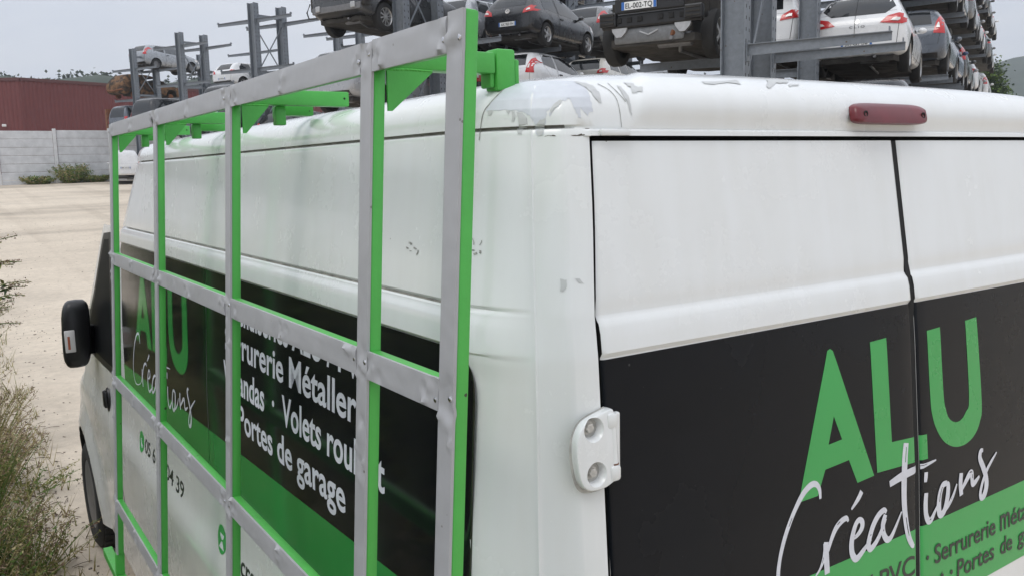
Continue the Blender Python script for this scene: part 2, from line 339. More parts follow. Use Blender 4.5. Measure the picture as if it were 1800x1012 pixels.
def side_x(y, z):
    w = lerp(z, WZ, WV)
    if y > 3.4: w -= 0.016 * (y - 3.4) ** 2
    # pressed window recess (where the graphic sits)
    ry = smoothstep(.078, .10, y) * (1 - smoothstep(3.17, 3.20, y)); rz = smoothstep(1.27, 1.30, z) * (1 - smoothstep(1.984, 1.992, z))
    cy, cz = max(0, .16 - y), max(0, z - 1.91)                      # rounded rear top corner
    rr = math.hypot(cy, cz); rc = 1 - smoothstep(.066, .084, rr) if (cy > 0 and cz > 0) else 1
    w -= .0055 * ry * rz * rc
    g = abs(z - 2.056); fade = smoothstep(.02, .05, y) * (1 - smoothstep(3.18, 3.22, y))
    w -= .006 * max(0, 1 - g / .006) * fade
    if z < 2.05 and z > 1.985: w += .005 * smoothstep(2.05, 2.03, z) * fade
    # flared arches
    for wy in (WHEEL_Y, REAR_WHEEL_Y):
        d = math.hypot(y - wy, z - .36); w += .034 * (1 - smoothstep(.43, .56, d))
    return w
def side_fn(y, z, off): return Vector((-side_x(y, z) - off, y, z))
def rear_fn(x, z, off): return Vector((x, rear_y(x, z) - off, z))

def van_rows():
    zs = [.30, .34, .40, .48, .56, .64, .72, .80, .88, .95, 1.0, 1.02, 1.035, 1.05, 1.07, 1.09, 1.11, 1.13, 1.15, 1.17, 1.2, 1.23, 1.26, 1.27, 1.28, 1.29, 1.30, 1.31]
    zs += [1.36, 1.40, 1.45, 1.50, 1.55, 1.60, 1.65, 1.70, 1.75, 1.80, 1.85, 1.90, 1.92, 1.94, 1.955, 1.97, 1.98, 1.984, 1.988, 1.992, 1.998, 2.01, 2.02, 2.03, 2.036, 2.042, 2.048, 2.050, 2.053, 2.056, 2.059, 2.062, 2.064, 2.075, 2.1]
    zs += list(np.arange(2.14, 2.30, .04)) + [2.305, 2.318, 2.3215, 2.3225, 2.330]
    rows = [(z, 0.0, z) for z in zs]                                # (z, inset, z used for outline)
    rows += [(2.3335, .001, 2.335), (2.3355, .006, 2.335), (2.3372, .006, 2.335), (2.3392, .0, 2.335), (2.35, .001, 2.335), (2.362, .0035, 2.335), (2.376, .010, 2.335), (2.388, .020, 2.335), (2.399, .034, 2.335),
             (2.408, .052, 2.335), (2.415, .075, 2.335), (2.421, .105, 2.335), (2.427, .15, 2.335), (2.433, .22, 2.335), (2.438, .34, 2.335), (2.442, .55, 2.335), (2.443, .80, 2.335)]
    return rows
NXR = [0.0, .004, .0075, .0085, .05, .1, .16, .22, .3, .4, .5, .58, .64, .675, .695, .705, .715, .73, .76, .785]   # rear columns (absolute x, last door_x follows)
def outline(z, inset, zo):
    """half loop from rear centre round the left side to the front centre: list of (x,y)"""
    pts = []; xe = door_x(zo); w = lerp(zo, WZ, WV)
    rear = lambda x: rear_y(x, zo)
    for x in NXR[:-2]: pts.append((-x, rear(x)))
    pts.append((-(xe - .010), rear(xe - .010))); pts.append((-(xe - .0015), rear(xe - .0015))); pts.append((-xe, lerp(zo, RZ, RB)))
    yr = lerp(zo, RZ, RB); ys = yr + .165
    P0 = Vector((-xe - .012, lerp(zo, RZ, RB) + .001)); P2 = Vector((-side_x(max(ys, .05), zo), ys)); C = Vector((-w * .982, lerp(zo, RZ, RB) + .018))
    Q1 = Vector((-xe - .040, yr + .011)); Q2 = Vector((-(w - .050), yr + .050))
    seq = [P0, P0.lerp(Q1, .5), P0.lerp(Q1, .85), Q1 + Vector((.0, .0003)), Q1.lerp(Q2, .15), Q1.lerp(Q2, .5), Q1.lerp(Q2, .86), Q2.lerp(Q1, .05), Q2 + Vector((-.0012, -.0016)), Q2.lerp(P2, .04) + Vector((-.0012, 0)), Q2.lerp(P2, .12) + Vector((-.0035, 0)), Q2.lerp(P2, .3) + Vector((-.008, 0)), Q2.lerp(P2, .55) + Vector((-.0085, 0)), Q2.lerp(P2, .8) + Vector((-.0045, 0)), P2]
    for q in seq: pts.append((q.x, q.y))
    yF = lerp(zo, FZ, FV); yE = yF - .55
    cols = list(np.concatenate([np.arange(.0, .12, .015), np.arange(.12, .5, .06), np.arange(.5, 3.05, .12), [3.1, 3.16, 3.175, 3.19, 3.205, 3.25]]))
    for c in cols:
        y = ys + .004 + c * (min(3.19, yE) - ys) / 3.25 if True else 0
        pts.append((-side_x(y, zo), y))
    y1 = pts[-1][1]
    for k in range(1, 30):
        y = y1 + (yE - y1) * k / 29; pts.append((-side_x(y, zo), y))
    x1, y1 = pts[-1]
    P0 = Vector((x1, y1)); P2 = Vector((-.42, yF - .03)); C = Vector((x1 * .985, yF - .10))
    for k in range(1, 11):
        t = k / 10; q = P0 * (1 - t) ** 2 + C * 2 * t * (1 - t) + P2 * t * t; pts.append((q.x, q.y))
    pts.append((-.2, yF - .008)); pts.append((0, yF))
    if inset > 0:
        cy0, cy1 = rear(0), yF; o2 = []
        ymid0, ymid1 = cy0 + .9, cy1 - 1.0
        for x, y in pts:
            yc = min(max(y, ymid0), ymid1); k = max(0, 1 - inset / .93)
            o2.append((x * k, yc + (y - yc) * (1 - inset / .93 * .98)))
        pts = o2
    return pts
def build_van():
    van = thing('panel_van', 'white panel van with black and green signwriting, seen from its rear left corner', 'van')
    rows = van_rows(); bm = bmesh.new(); grid = []
    nr = len(NXR) + 1                                               # columns up to the door edge
    for (z, ins, zo) in rows:
        pts = outline(z, ins, zo); line = []
        for i, (x, y) in enumerate(pts):
            zz = z
            if z in (2.3355, 2.3372) and i < nr + 2: y -= .0055
            if z > 2.336:
                zz = 2.336 + (z - 2.336) * 1.15
                zz -= .0 if ins < .02 else ((.02 if x < 0 else .045) * (abs(x) / .9) ** 4) * min(1, ins / .1)
                xa = abs(x) / max(.2, 1 - ins / .93)
                b_ = (1 - smoothstep(.695, .715, xa)) * smoothstep(2.335, 2.375, z) * max(0, 1 - ins / .5)
                if y < .5: y -= .012 * b_; zz += .006 * b_ * min(1, ins / .05)
            if .5 <= z <= 2.3216 and i < nr - 1: y += .032             # door opening, sunk behind the doors
            if 2.3225 <= z <= 2.331 and i < nr: y -= .006              # drip lip above the doors
            line.append((x, y, zz))
        n = len(line)
        full = [bm.verts.new(p) for p in line] + [bm.verts.new((-p[0], p[1], p[2])) for p in line[-2:0:-1]]
        grid.append(full)
    N = len(grid[0]); half = n
    for r in range(len(rows) - 1):
        for k in range(N):
            f = bm.faces.new((grid[r][k], grid[r][(k + 1) % N], grid[r + 1][(k + 1) % N], grid[r + 1][k]))
            kk = k if k < half - 1 else N - 1 - k
            if rows[r][0] >= .5 and rows[r][0] < 2.3216 and kk < nr - 1: f.material_index = 1
            if 2.335 <= rows[r][0] < 2.338 and kk >= nr + 3 and kk < half - 40: f.material_index = 2
            if 2.0525 < rows[r][0] < 2.0555 and kk > nr + 19 and kk < nr + 55: f.material_index = 2
    bm.faces.new(grid[0]); bm.faces.new(grid[-1])
    body = obj('body', bm, [M['paint'], M['seal'], M['gutter']], van)
    # wheel arches are cut out of the shell
    cb = bmesh.new()
    for wy in (WHEEL_Y, REAR_WHEEL_Y):
        for s in (-1, 1): lathe(cb, [(s * 1.3, .415), (s * .72, .415)], 'X', 40, (0, wy, .36))
    cut = obj('cutter', cb, M['seal'])
    md = body.modifiers.new('arches', 'BOOLEAN'); md.operation = 'DIFFERENCE'; md.object = cut; md.solver = 'EXACT'
    dg = bpy.context.evaluated_depsgraph_get(); me = bpy.data.meshes.new_from_object(body.evaluated_get(dg))
    body.modifiers.clear(); body.data = me; bpy.data.objects.remove(cut); smooth_angle(body, 33)

    # ---- rear doors: panels with turned-in edges filling the opening
    def door_panel(s):
        bm = bmesh.new(); zs = [z for z, a, b in van_rows() if .52 < z < 2.312 and a == 0] + [2.3145]
        zs = [.51] + zs; us = [0, .004, .012] + [.02 + .96 * k / 16 for k in range(17)] + [.988, .996, 1.0]
        g = []
        for z in zs:
            xo = door_x(z) - .0075; xi = .0085; ln = []
            # the panel edges roll in by a few millimetres
            for u in us:
                x = xi + (xo - xi) * u; e = min(u, 1 - u) * (xo - xi); roll = .004 * max(0, 1 - e / .008) ** 2
                ln.append(bm.verts.new((s * x, rear_y(x, z) + roll, z)))
            g.append(ln)
        for r in range(len(zs) - 1):
            for k in range(len(us) - 1): bm.faces.new((g[r][k], g[r][k + 1], g[r + 1][k + 1], g[r + 1][k]))
        be = [e for e in bm.edges if len(e.link_faces) == 1]
        q = bmesh.ops.extrude_edge_only(bm, edges=be)
        for v in q['geom']:
            if isinstance(v, bmesh.types.BMVert): v.co.y += .022
            if isinstance(v, bmesh.types.BMFace): v.material_index = 1
        bmesh.ops.recalc_face_normals(bm, faces=bm.faces)
        if sum(f.normal.y * f.calc_area() for f in bm.faces) > 0: bmesh.ops.reverse_faces(bm, faces=bm.faces)
        o = obj('rear_door', bm, [M['paint'], M['seal']], van, recalc=False); smooth_angle(o, 33); return o
    dl = door_panel(-1); dr = door_panel(1)
    dl['label'] = 'left rear door with hinge beside it'; dr['label'] = 'right rear door'
    return van, body, dl, dr
van, van_body, door_l, door_r = build_van()

# ---- graphics: traced lettering laid on the panels as thin vinyl
def rpx(pts):   # photo-traced outline of the rear logo, already converted to metres on the doors
    return pts
# traced outline of the rear logo, in metres across (x) and up (z) the doors
LOGO_A = [(-0.2862, 1.9237), (-0.2777, 1.9264), (-0.2697, 1.9214), (-0.1557, 1.657), (-0.2102, 1.6546), (-0.2343, 1.7048), (-0.3069, 1.7015), (-0.3317, 1.657), (-0.3869, 1.657)]
LOGO_AH = [(-0.2751, 1.7977), (-0.2529, 1.7489), (-0.2944, 1.7465)]
LOGO_L = [(-0.1528, 1.9225), (-0.0984, 1.9243), (-0.0922, 1.7118), (0.0342, 1.7037), (0.0348, 1.6512), (-0.1451, 1.6602)]
LOGO_U = [(0.0466, 1.9203), (0.0965, 1.9222), (0.1022, 1.7782), (0.1095, 1.7433), (0.1217, 1.7208), (0.1444, 1.7091), (0.1681, 1.7093), (0.1901, 1.7238), (0.2048, 1.7536), (0.1979, 1.9236), (0.2453, 1.9265), (0.2576, 1.7369), (0.2475, 1.6917), (0.2226, 1.6651), (0.1844, 1.6524), (0.1411, 1.655), (0.1012, 1.6735), (0.0723, 1.7053), (0.0562, 1.7416), (0.0511, 1.7867)]
STROKES = [
  ([(-0.3253, 1.6499), (-0.3268, 1.6678), (-0.336, 1.6801), (-0.3516, 1.6816), (-0.3747, 1.6702), (-0.3981, 1.647), (-0.4178, 1.6201), (-0.4331, 1.5923), (-0.4441, 1.5635), (-0.4496, 1.5332), (-0.4449, 1.5056), (-0.4237, 1.4874), (-0.3887, 1.4885), (-0.3459, 1.5027)], [0.006, 0.0094, 0.011, 0.0126, 0.0124, 0.0107, 0.0106, 0.0105, 0.0096, 0.0104, 0.0088, 0.0074, 0.0059, 0.0043]),
  ([(-0.3436, 1.505), (-0.3298, 1.5161), (-0.3181, 1.5339), (-0.3101, 1.562)], [0.0035, 0.0061, 0.0097, 0.015]),
  ([(-0.312, 1.561), (-0.3112, 1.532), (-0.3095, 1.4995)], [0.015, 0.0159, 0.0151]),
  ([(-0.3055, 1.5426), (-0.2947, 1.5639), (-0.2805, 1.5815), (-0.2638, 1.5909), (-0.2484, 1.5931), (-0.2421, 1.5854)], [0.0062, 0.0107, 0.0126, 0.0127, 0.011, 0.0046]),
  ([(-0.1978, 1.6349), (-0.2102, 1.6223), (-0.2318, 1.6066)], [0.0123, 0.0113, 0.0046]),
  ([(-0.2308, 1.5468), (-0.215, 1.5504), (-0.2001, 1.5606), (-0.1981, 1.5726), (-0.2076, 1.5797), (-0.219, 1.5733), (-0.2299, 1.5528), (-0.2338, 1.5321), (-0.2298, 1.5138), (-0.2175, 1.5041), (-0.195, 1.5152), (-0.1696, 1.5305)], [0.0056, 0.0094, 0.0133, 0.0133, 0.0113, 0.0122, 0.014, 0.0149, 0.015, 0.0142, 0.0115, 0.0049]),
  ([(-0.1169, 1.5727), (-0.1259, 1.5791), (-0.1441, 1.5731), (-0.1621, 1.557), (-0.1748, 1.535), (-0.1788, 1.5202), (-0.1721, 1.5114), (-0.1542, 1.5199), (-0.1361, 1.5375), (-0.1205, 1.5608)], [0.007, 0.012, 0.0138, 0.0146, 0.0145, 0.0145, 0.0136, 0.0118, 0.0109, 0.009]),
  ([(-0.1206, 1.5688), (-0.1294, 1.5518), (-0.1282, 1.5322), (-0.1175, 1.5165), (-0.1042, 1.5162), (-0.0883, 1.5315), (-0.0642, 1.5612)], [0.012, 0.014, 0.014, 0.0141, 0.0122, 0.0092, 0.0042]),
  ([(-0.0434, 1.7005), (-0.0498, 1.6682), (-0.054, 1.624), (-0.0545, 1.5785), (-0.0496, 1.5379), (-0.0403, 1.5025), (-0.0272, 1.4807), (-0.0198, 1.477)], [0.0175, 0.0195, 0.0188, 0.0178, 0.0168, 0.0159, 0.0129, 0.0065]),
  ([(-0.1047, 1.6281), (-0.065, 1.6346), (-0.021, 1.6378), (0.0243, 1.6395), (0.065, 1.6425)], [0.0131, 0.0176, 0.016, 0.0088, 0.0034]),
  ([(0.0269, 1.624), (0.0254, 1.6126), (0.0238, 1.603)], [0.0132, 0.0132, 0.0099]),
  ([(0.0265, 1.579), (0.0235, 1.5563), (0.025, 1.5324), (0.0334, 1.5168), (0.0451, 1.5172), (0.0584, 1.5308), (0.0729, 1.5443)], [0.0143, 0.0154, 0.0154, 0.0155, 0.0134, 0.009, 0.0057]),
  ([(0.1069, 1.5824), (0.09, 1.5811), (0.0785, 1.5634), (0.0742, 1.5405), (0.0763, 1.5229), (0.0854, 1.5183), (0.0984, 1.5278), (0.1088, 1.5528), (0.1113, 1.5762), (0.1057, 1.5816)], [0.0116, 0.0137, 0.0159, 0.0171, 0.0171, 0.016, 0.015, 0.0162, 0.0139, 0.0093]),
  ([(0.0853, 1.5207), (0.1093, 1.5303), (0.1303, 1.5476), (0.1464, 1.5716)], [0.0103, 0.0105, 0.0094, 0.0047]),
  ([(0.1646, 1.5918), (0.1614, 1.5682), (0.1647, 1.5412)], [0.0144, 0.0156, 0.0144]),
  ([(0.1656, 1.5532), (0.1798, 1.5657), (0.1984, 1.5808), (0.208, 1.5822), (0.2097, 1.5677), (0.2126, 1.5564), (0.2249, 1.559), (0.2409, 1.5678)], [0.0072, 0.0121, 0.0159, 0.0148, 0.0136, 0.0148, 0.0124, 0.0063]),
  ([(0.2575, 1.624), (0.247, 1.6233), (0.2436, 1.6081), (0.2568, 1.5857), (0.2689, 1.5615), (0.2716, 1.5393), (0.2623, 1.5199), (0.2491, 1.5158), (0.2448, 1.5276), (0.2546, 1.5504), (0.2738, 1.5748), (0.2934, 1.5904), (0.3173, 1.607)], [0.0076, 0.0126, 0.015, 0.0164, 0.0166, 0.0179, 0.0178, 0.0139, 0.0113, 0.0101, 0.0102, 0.009, 0.0039]),
]
def clip_x(loop, xc, keep_left):
    """clip a 2D loop at x = xc"""
    o = []; n = len(loop)
    for i in range(n):
        a, b = loop[i], loop[(i + 1) % n]; ia = (a[0] <= xc) == keep_left; ib = (b[0] <= xc) == keep_left
        if ia: o.append(a)
        if ia != ib:
            t = (xc - a[0]) / (b[0] - a[0]); o.append((xc, a[1] + (b[1] - a[1]) * t))
    return o
def round_curve(loop, keep):
    """smooth a traced loop with a spline, leaving the listed corners sharp"""
    n = len(loop); o = []
    for i in range(n):
        a, b = Vector(loop[i]), Vector(loop[(i + 1) % n]); o.append(tuple(a))
        if i in keep and (i + 1) % n in keep: continue
        p = Vector(loop[i - 1]) if i not in keep else a * 2 - b; q = Vector(loop[(i + 2) % n]) if (i + 1) % n not in keep else b * 2 - a
        for k in (1, 2, 3):
            t = k / 4; o.append(tuple(.5 * ((2 * a) + (b - p) * t + (2 * p - 5 * a + 4 * b - q) * t * t + (3 * a - p - 3 * b + q) * t ** 3)))
    return o
LOGO_U = round_curve(LOGO_U, {0, 1, 9, 10})
def rect(x0, z0, x1, z1): return [(x0, z0), (x1, z0), (x1, z1), (x0, z1)]
def strokes_obj(name, items, fn, off, m, parent, tf=lambda p: p, ws=1.0, keep=None, dry=0):
    bm = bmesh.new(); rnd = random.Random(3)
    for si, (pts, wd) in enumerate(items):
        for qi, (q,) in enumerate(stroke([tf(p) for p in pts], [w * ws for w in wd], 6)):
            cx_ = sum(p.x for p in q) / 4
            if keep and not keep(cx_): continue
            # bristle gaps: the brush stroke splits into strips here and there
            strips = 7; qn = noise.noise(Vector((qi * .16, si * 3.7, 1))); gap = {2: qn > .42}
            for k in range(strips):
                if dry and gap.get(k): continue
                a, b = k / strips, (k + 1) / strips
                L0, R0, R1, L1 = q
                pp = [L0.lerp(R0, a), L0.lerp(R0, b), L1.lerp(R1, b), L1.lerp(R1, a)]
                o_ = off + .00003 * si + .000002 * qi
                bm.faces.new([bm.verts.new(fn(p.x, p.y, o_)) for p in pp])
    bmesh.ops.remove_doubles(bm, verts=bm.verts, dist=2e-5)
    for f in bm.faces: f.normal_update()
    o = obj(name, bm, m, parent, recalc=False); return o
def zline(z0, z1): return lambda t: z0 + (z1 - z0) * t

# --- rear doors
_ex = [.8175, .8195, .8215, .8235, .8255, .8272, .8288, .8303, .0095, .0105, .0120, .0140, .0165]
CUTS['dl_fn'] = ((0, _ex + [-e for e in _ex]), (1, [1.40, 1.65, 1.90]))
CUTS['side_fn'] = ((1, [1.30, 1.31, 1.60, 1.91, 1.94, 1.97]), (0, [.095, .10, .11, .13, .16, 3.15]))
def door_graphics():
    def dl_fn(x, z, off):                                          # follows the rolled panel edges too
        e = min(door_x(z) - .0075 - abs(x), abs(x) - .0085); p = rear_fn(x, z, off); p.y += .004 * min(1, max(0, 1 - e / .008)) ** 2; return p
    ztop, zband, zbot = 1.9835, 1.510, 1.322
    for door, s in ((door_l, -1), (door_r, 1)):
        xo = [(s * (door_x(z) - .0074), z) for z in np.linspace(zbot, ztop - .002, 14)]
        ins = .0088
        edge = [(s * ins, ztop), (s * ins, zbot)]
        decal('black_sheet', [[xo + edge]], dl_fn, .0003, M['black_vinyl'], door, .05)
        band = [(s * (door_x(z) - .0074), z) for z in np.linspace(zbot, zband, 6)] + [(s * ins, zband), (s * ins, zbot)]
        if s < 0: band = [(x, z) for x, z in band]
        decal('green_band', [[band]], dl_fn, .0006, M['green_vinyl'], door, .05)
        # folded edge of the sheet along the top
    keepL, keepR = (lambda lp: clip_x(lp, -.0088, True)), (lambda lp: clip_x(lp, .0088, False))
    decal('logo_lettering', [[LOGO_A, LOGO_AH], [keepL(LOGO_L)]], dl_fn, .0009, M['green_vinyl'], door_l, .05)
    decal('logo_lettering', [[keepR(LOGO_L)], [LOGO_U]], dl_fn, .0009, M['green_vinyl'], door_r, .05)
    strokes_obj('script_lettering', STROKES, dl_fn, .0012, M['white_vinyl'], door_l, keep=lambda x: x < -.0088, dry=.13)
    strokes_obj('script_lettering', STROKES, dl_fn, .0012, M['white_vinyl'], door_r, keep=lambda x: x > .0088, dry=.13)
    tl = [place_text('Menuiseries ALU / PVC', -.70, -.018, 1.4155, .043, .013), place_text('Vérandas  ·  Volets roulan', -.70, -.016, 1.357, .043, .013)]
    for q in tl: decal_bm('small_lettering', q, dl_fn, .0013, M['dark_text'], door_l, .06, thick=.0002)
    tr = [place_text('·', .024, .034, 1.4165, .043, .03), place_text('Serrurerie', .056, .312, 1.4155, .043, .013), place_text('Métallerie', .334, .60, 1.4155, .043, .013),
          place_text('t', .078, .092, 1.357, .043, .013), place_text('·', .118, .128, 1.358, .043, .03), place_text('Portes', .147, .307, 1.357, .043, .013), place_text('de', .336, .392, 1.357, .043, .013), place_text('garage', .420, .590, 1.357, .043, .010)]
    for q in tr: decal_bm('small_lettering', q, dl_fn, .0021, M['dark_text'], door_r, .06, thick=.0002)
    # handle recess on the right door and number plate lamp are below the picture: a plain black handle
    b = bmesh.new(); box(b, (.07, rear_y(.07, .95) - .018, .95), (.06, .035, .20), bev=.012); obj('handle', b, M['plastic'], door_r)
door_graphics()

# --- left side graphic
def side_graphics():
    root = obj('side_graphic', (lambda b: b)(bmesh.new()), M['black_vinyl'], van)
    def lp(y0, y1, z0, z1, r=.07):
        p = [(y1, z0), (y0, z0)]
        p += [(y0 + r - r * math.cos(t), z1 - r + r * math.sin(t)) for t in np.linspace(0, math.pi / 2, 8)]
        p += [(y1 - .03, z1), (y1, z1 - .03)]
        return p
    y0, y1, z0, z1 = .088, 3.165, 1.302, 1.9835
    bm = bmesh.new(); flat_poly(bm, [lp(y0, 1.706, z0, z1)[:-2] + [(1.708, z1)]]); flat_poly(bm, [[(1.712, z0), (y1, z0), (y1, z1 - .03), (y1 - .03, z1), (1.712, z1)]])
    o = decal_bm('side_graphic', bm, side_fn, .0011, M['black_gloss'], van, .06)
    bpy.data.objects.remove(root); root = o
    zb = lambda y: 1.515 - .031 * (y - .3)
    band = [[[(y0, z0), (1.708, z0), (1.708, zb(1.708)), (y0, zb(y0))]], [[(1.712, z0), (y1, z0), (y1, zb(y1)), (1.712, zb(1.712))]]]
    decal('green_band', band, side_fn, .0014, M['green_gloss'], root, .06)
    tf = lambda p: (2.847 - (p[0] + .387) * 1.4, 1.59 + (p[1] - 1.655) * 1.2)
    tl = lambda l: [tf(p) for p in l]
    decal('logo_lettering', [[tl(LOGO_A), tl(LOGO_AH)], [tl(LOGO_L)], [tl(LOGO_U)]], side_fn, .0017, M['green_gloss'], root, .06)
    strokes_obj('script_lettering', STROKES, side_fn, .0020, M['white_vinyl'], root, tf=tf, ws=.8, dry=.1)
    lines = [('Menuiseries ALU / PVC', 1.44, .47, 1.858), ('Serrurerie Métallerie', 1.496, .470, 1.763), ('Vérandas  ·  Volets roulant', 1.515, .415, 1.658), ('Portes de garage', 1.368, .605, 1.555)]
    for s_, a, b, z in lines: decal_bm('small_lettering', place_text(s_, a, b, z, .076, .018), side_fn, .0016, M['white_vinyl'], root, .06, thick=.0002)
    ink = [place_text('05 6', 2.735, 2.535, 1.125, .062, .01), place_text('04 39', 2.345, 2.065, 1.125, .062, .01), place_text('alucreations', 1.50, 1.0, 1.118, .062, .012)]
    for q in ink: decal_bm('contact_lettering', q, side_fn, .0009, M['dark_text'], van, .06, thick=.0002)
    ic = []
    for cy in (2.80, 1.576): ic.append([[(cy + .046 * math.cos(t), 1.152 + .046 * math.sin(t)) for t in np.linspace(0, 2 * math.pi, 28)[:-1]]])
    ico = [decal('contact_icon', [q], side_fn, .0009, M['green_vinyl'], van, .06) for q in ic]
    hand = [[[(2.80 + dx, 1.152 + dz) for dx, dz in ((.018, .012), (.008, .013), (.004, .014), (.008, .006), (-.002, -.008), (-.012, -.008), (-.022, -.018), (-.012, -.026), (.004, -.020), (.018, -.004))]],
            [[(1.576 + .026, 1.152 - .030), (1.576 - .026, 1.152 - .030), (1.576 - .006, 1.152 - .008), (1.576 + .006, 1.152 - .008)]],
            [[(1.576 + .02, 1.168), (1.576 - .02, 1.168), (1.576 - .016, 1.158), (1.576, 1.149), (1.576 + .016, 1.158)]]]
    for q, k in zip(hand, (0, 1, 1)): decal('icon_mark', [q], side_fn, .0014, M['white_vinyl'], ico[k], .06, thick=.0002)
side_graphics()

# --- peeled lacquer on the rear roof corner, scratches: thin patches following the shell
body_bvh = BVHTree.FromObject(van_body, bpy.context.evaluated_depsgraph_get())
def shell_patch(name, loops, origin, du, dv, m, off=.0008, step=.02):
    """project outlines given in the plane (origin, du, dv) onto the shell along -du x dv"""
    o = Vector(origin); du = Vector(du).normalized(); dv = Vector(dv).normalized(); nn = du.cross(dv)
    bm = bmesh.new()
    for lp in loops: flat_poly(bm, [lp])
    chop(bm, step); bmesh.ops.remove_doubles(bm, verts=bm.verts, dist=1e-5); bad = []
    for v in bm.verts:
        p = o + du * v.co.x + dv * v.co.y + nn * .6
        hit, no, ix, d = body_bvh.ray_cast(p, -nn, 3)
        if hit is None: bad.append(v); continue
        v.co = hit + no * off
    bmesh.ops.delete(bm, geom=bad, context='VERTS')
    ob = obj(name, bm, m, van); smooth_angle(ob, 60); return ob
def jag(loop, amp, n=3, seed=1):
    rnd = random.Random(seed); o = []
    for i in range(len(loop)):
        a = Vector(loop[i]); b = Vector(loop[(i + 1) % len(loop)])
        for k in range(n):
            p = a.lerp(b, k / n); o.append((p.x + rnd.uniform(-amp, amp), p.y + rnd.uniform(-amp, amp)))
    return o

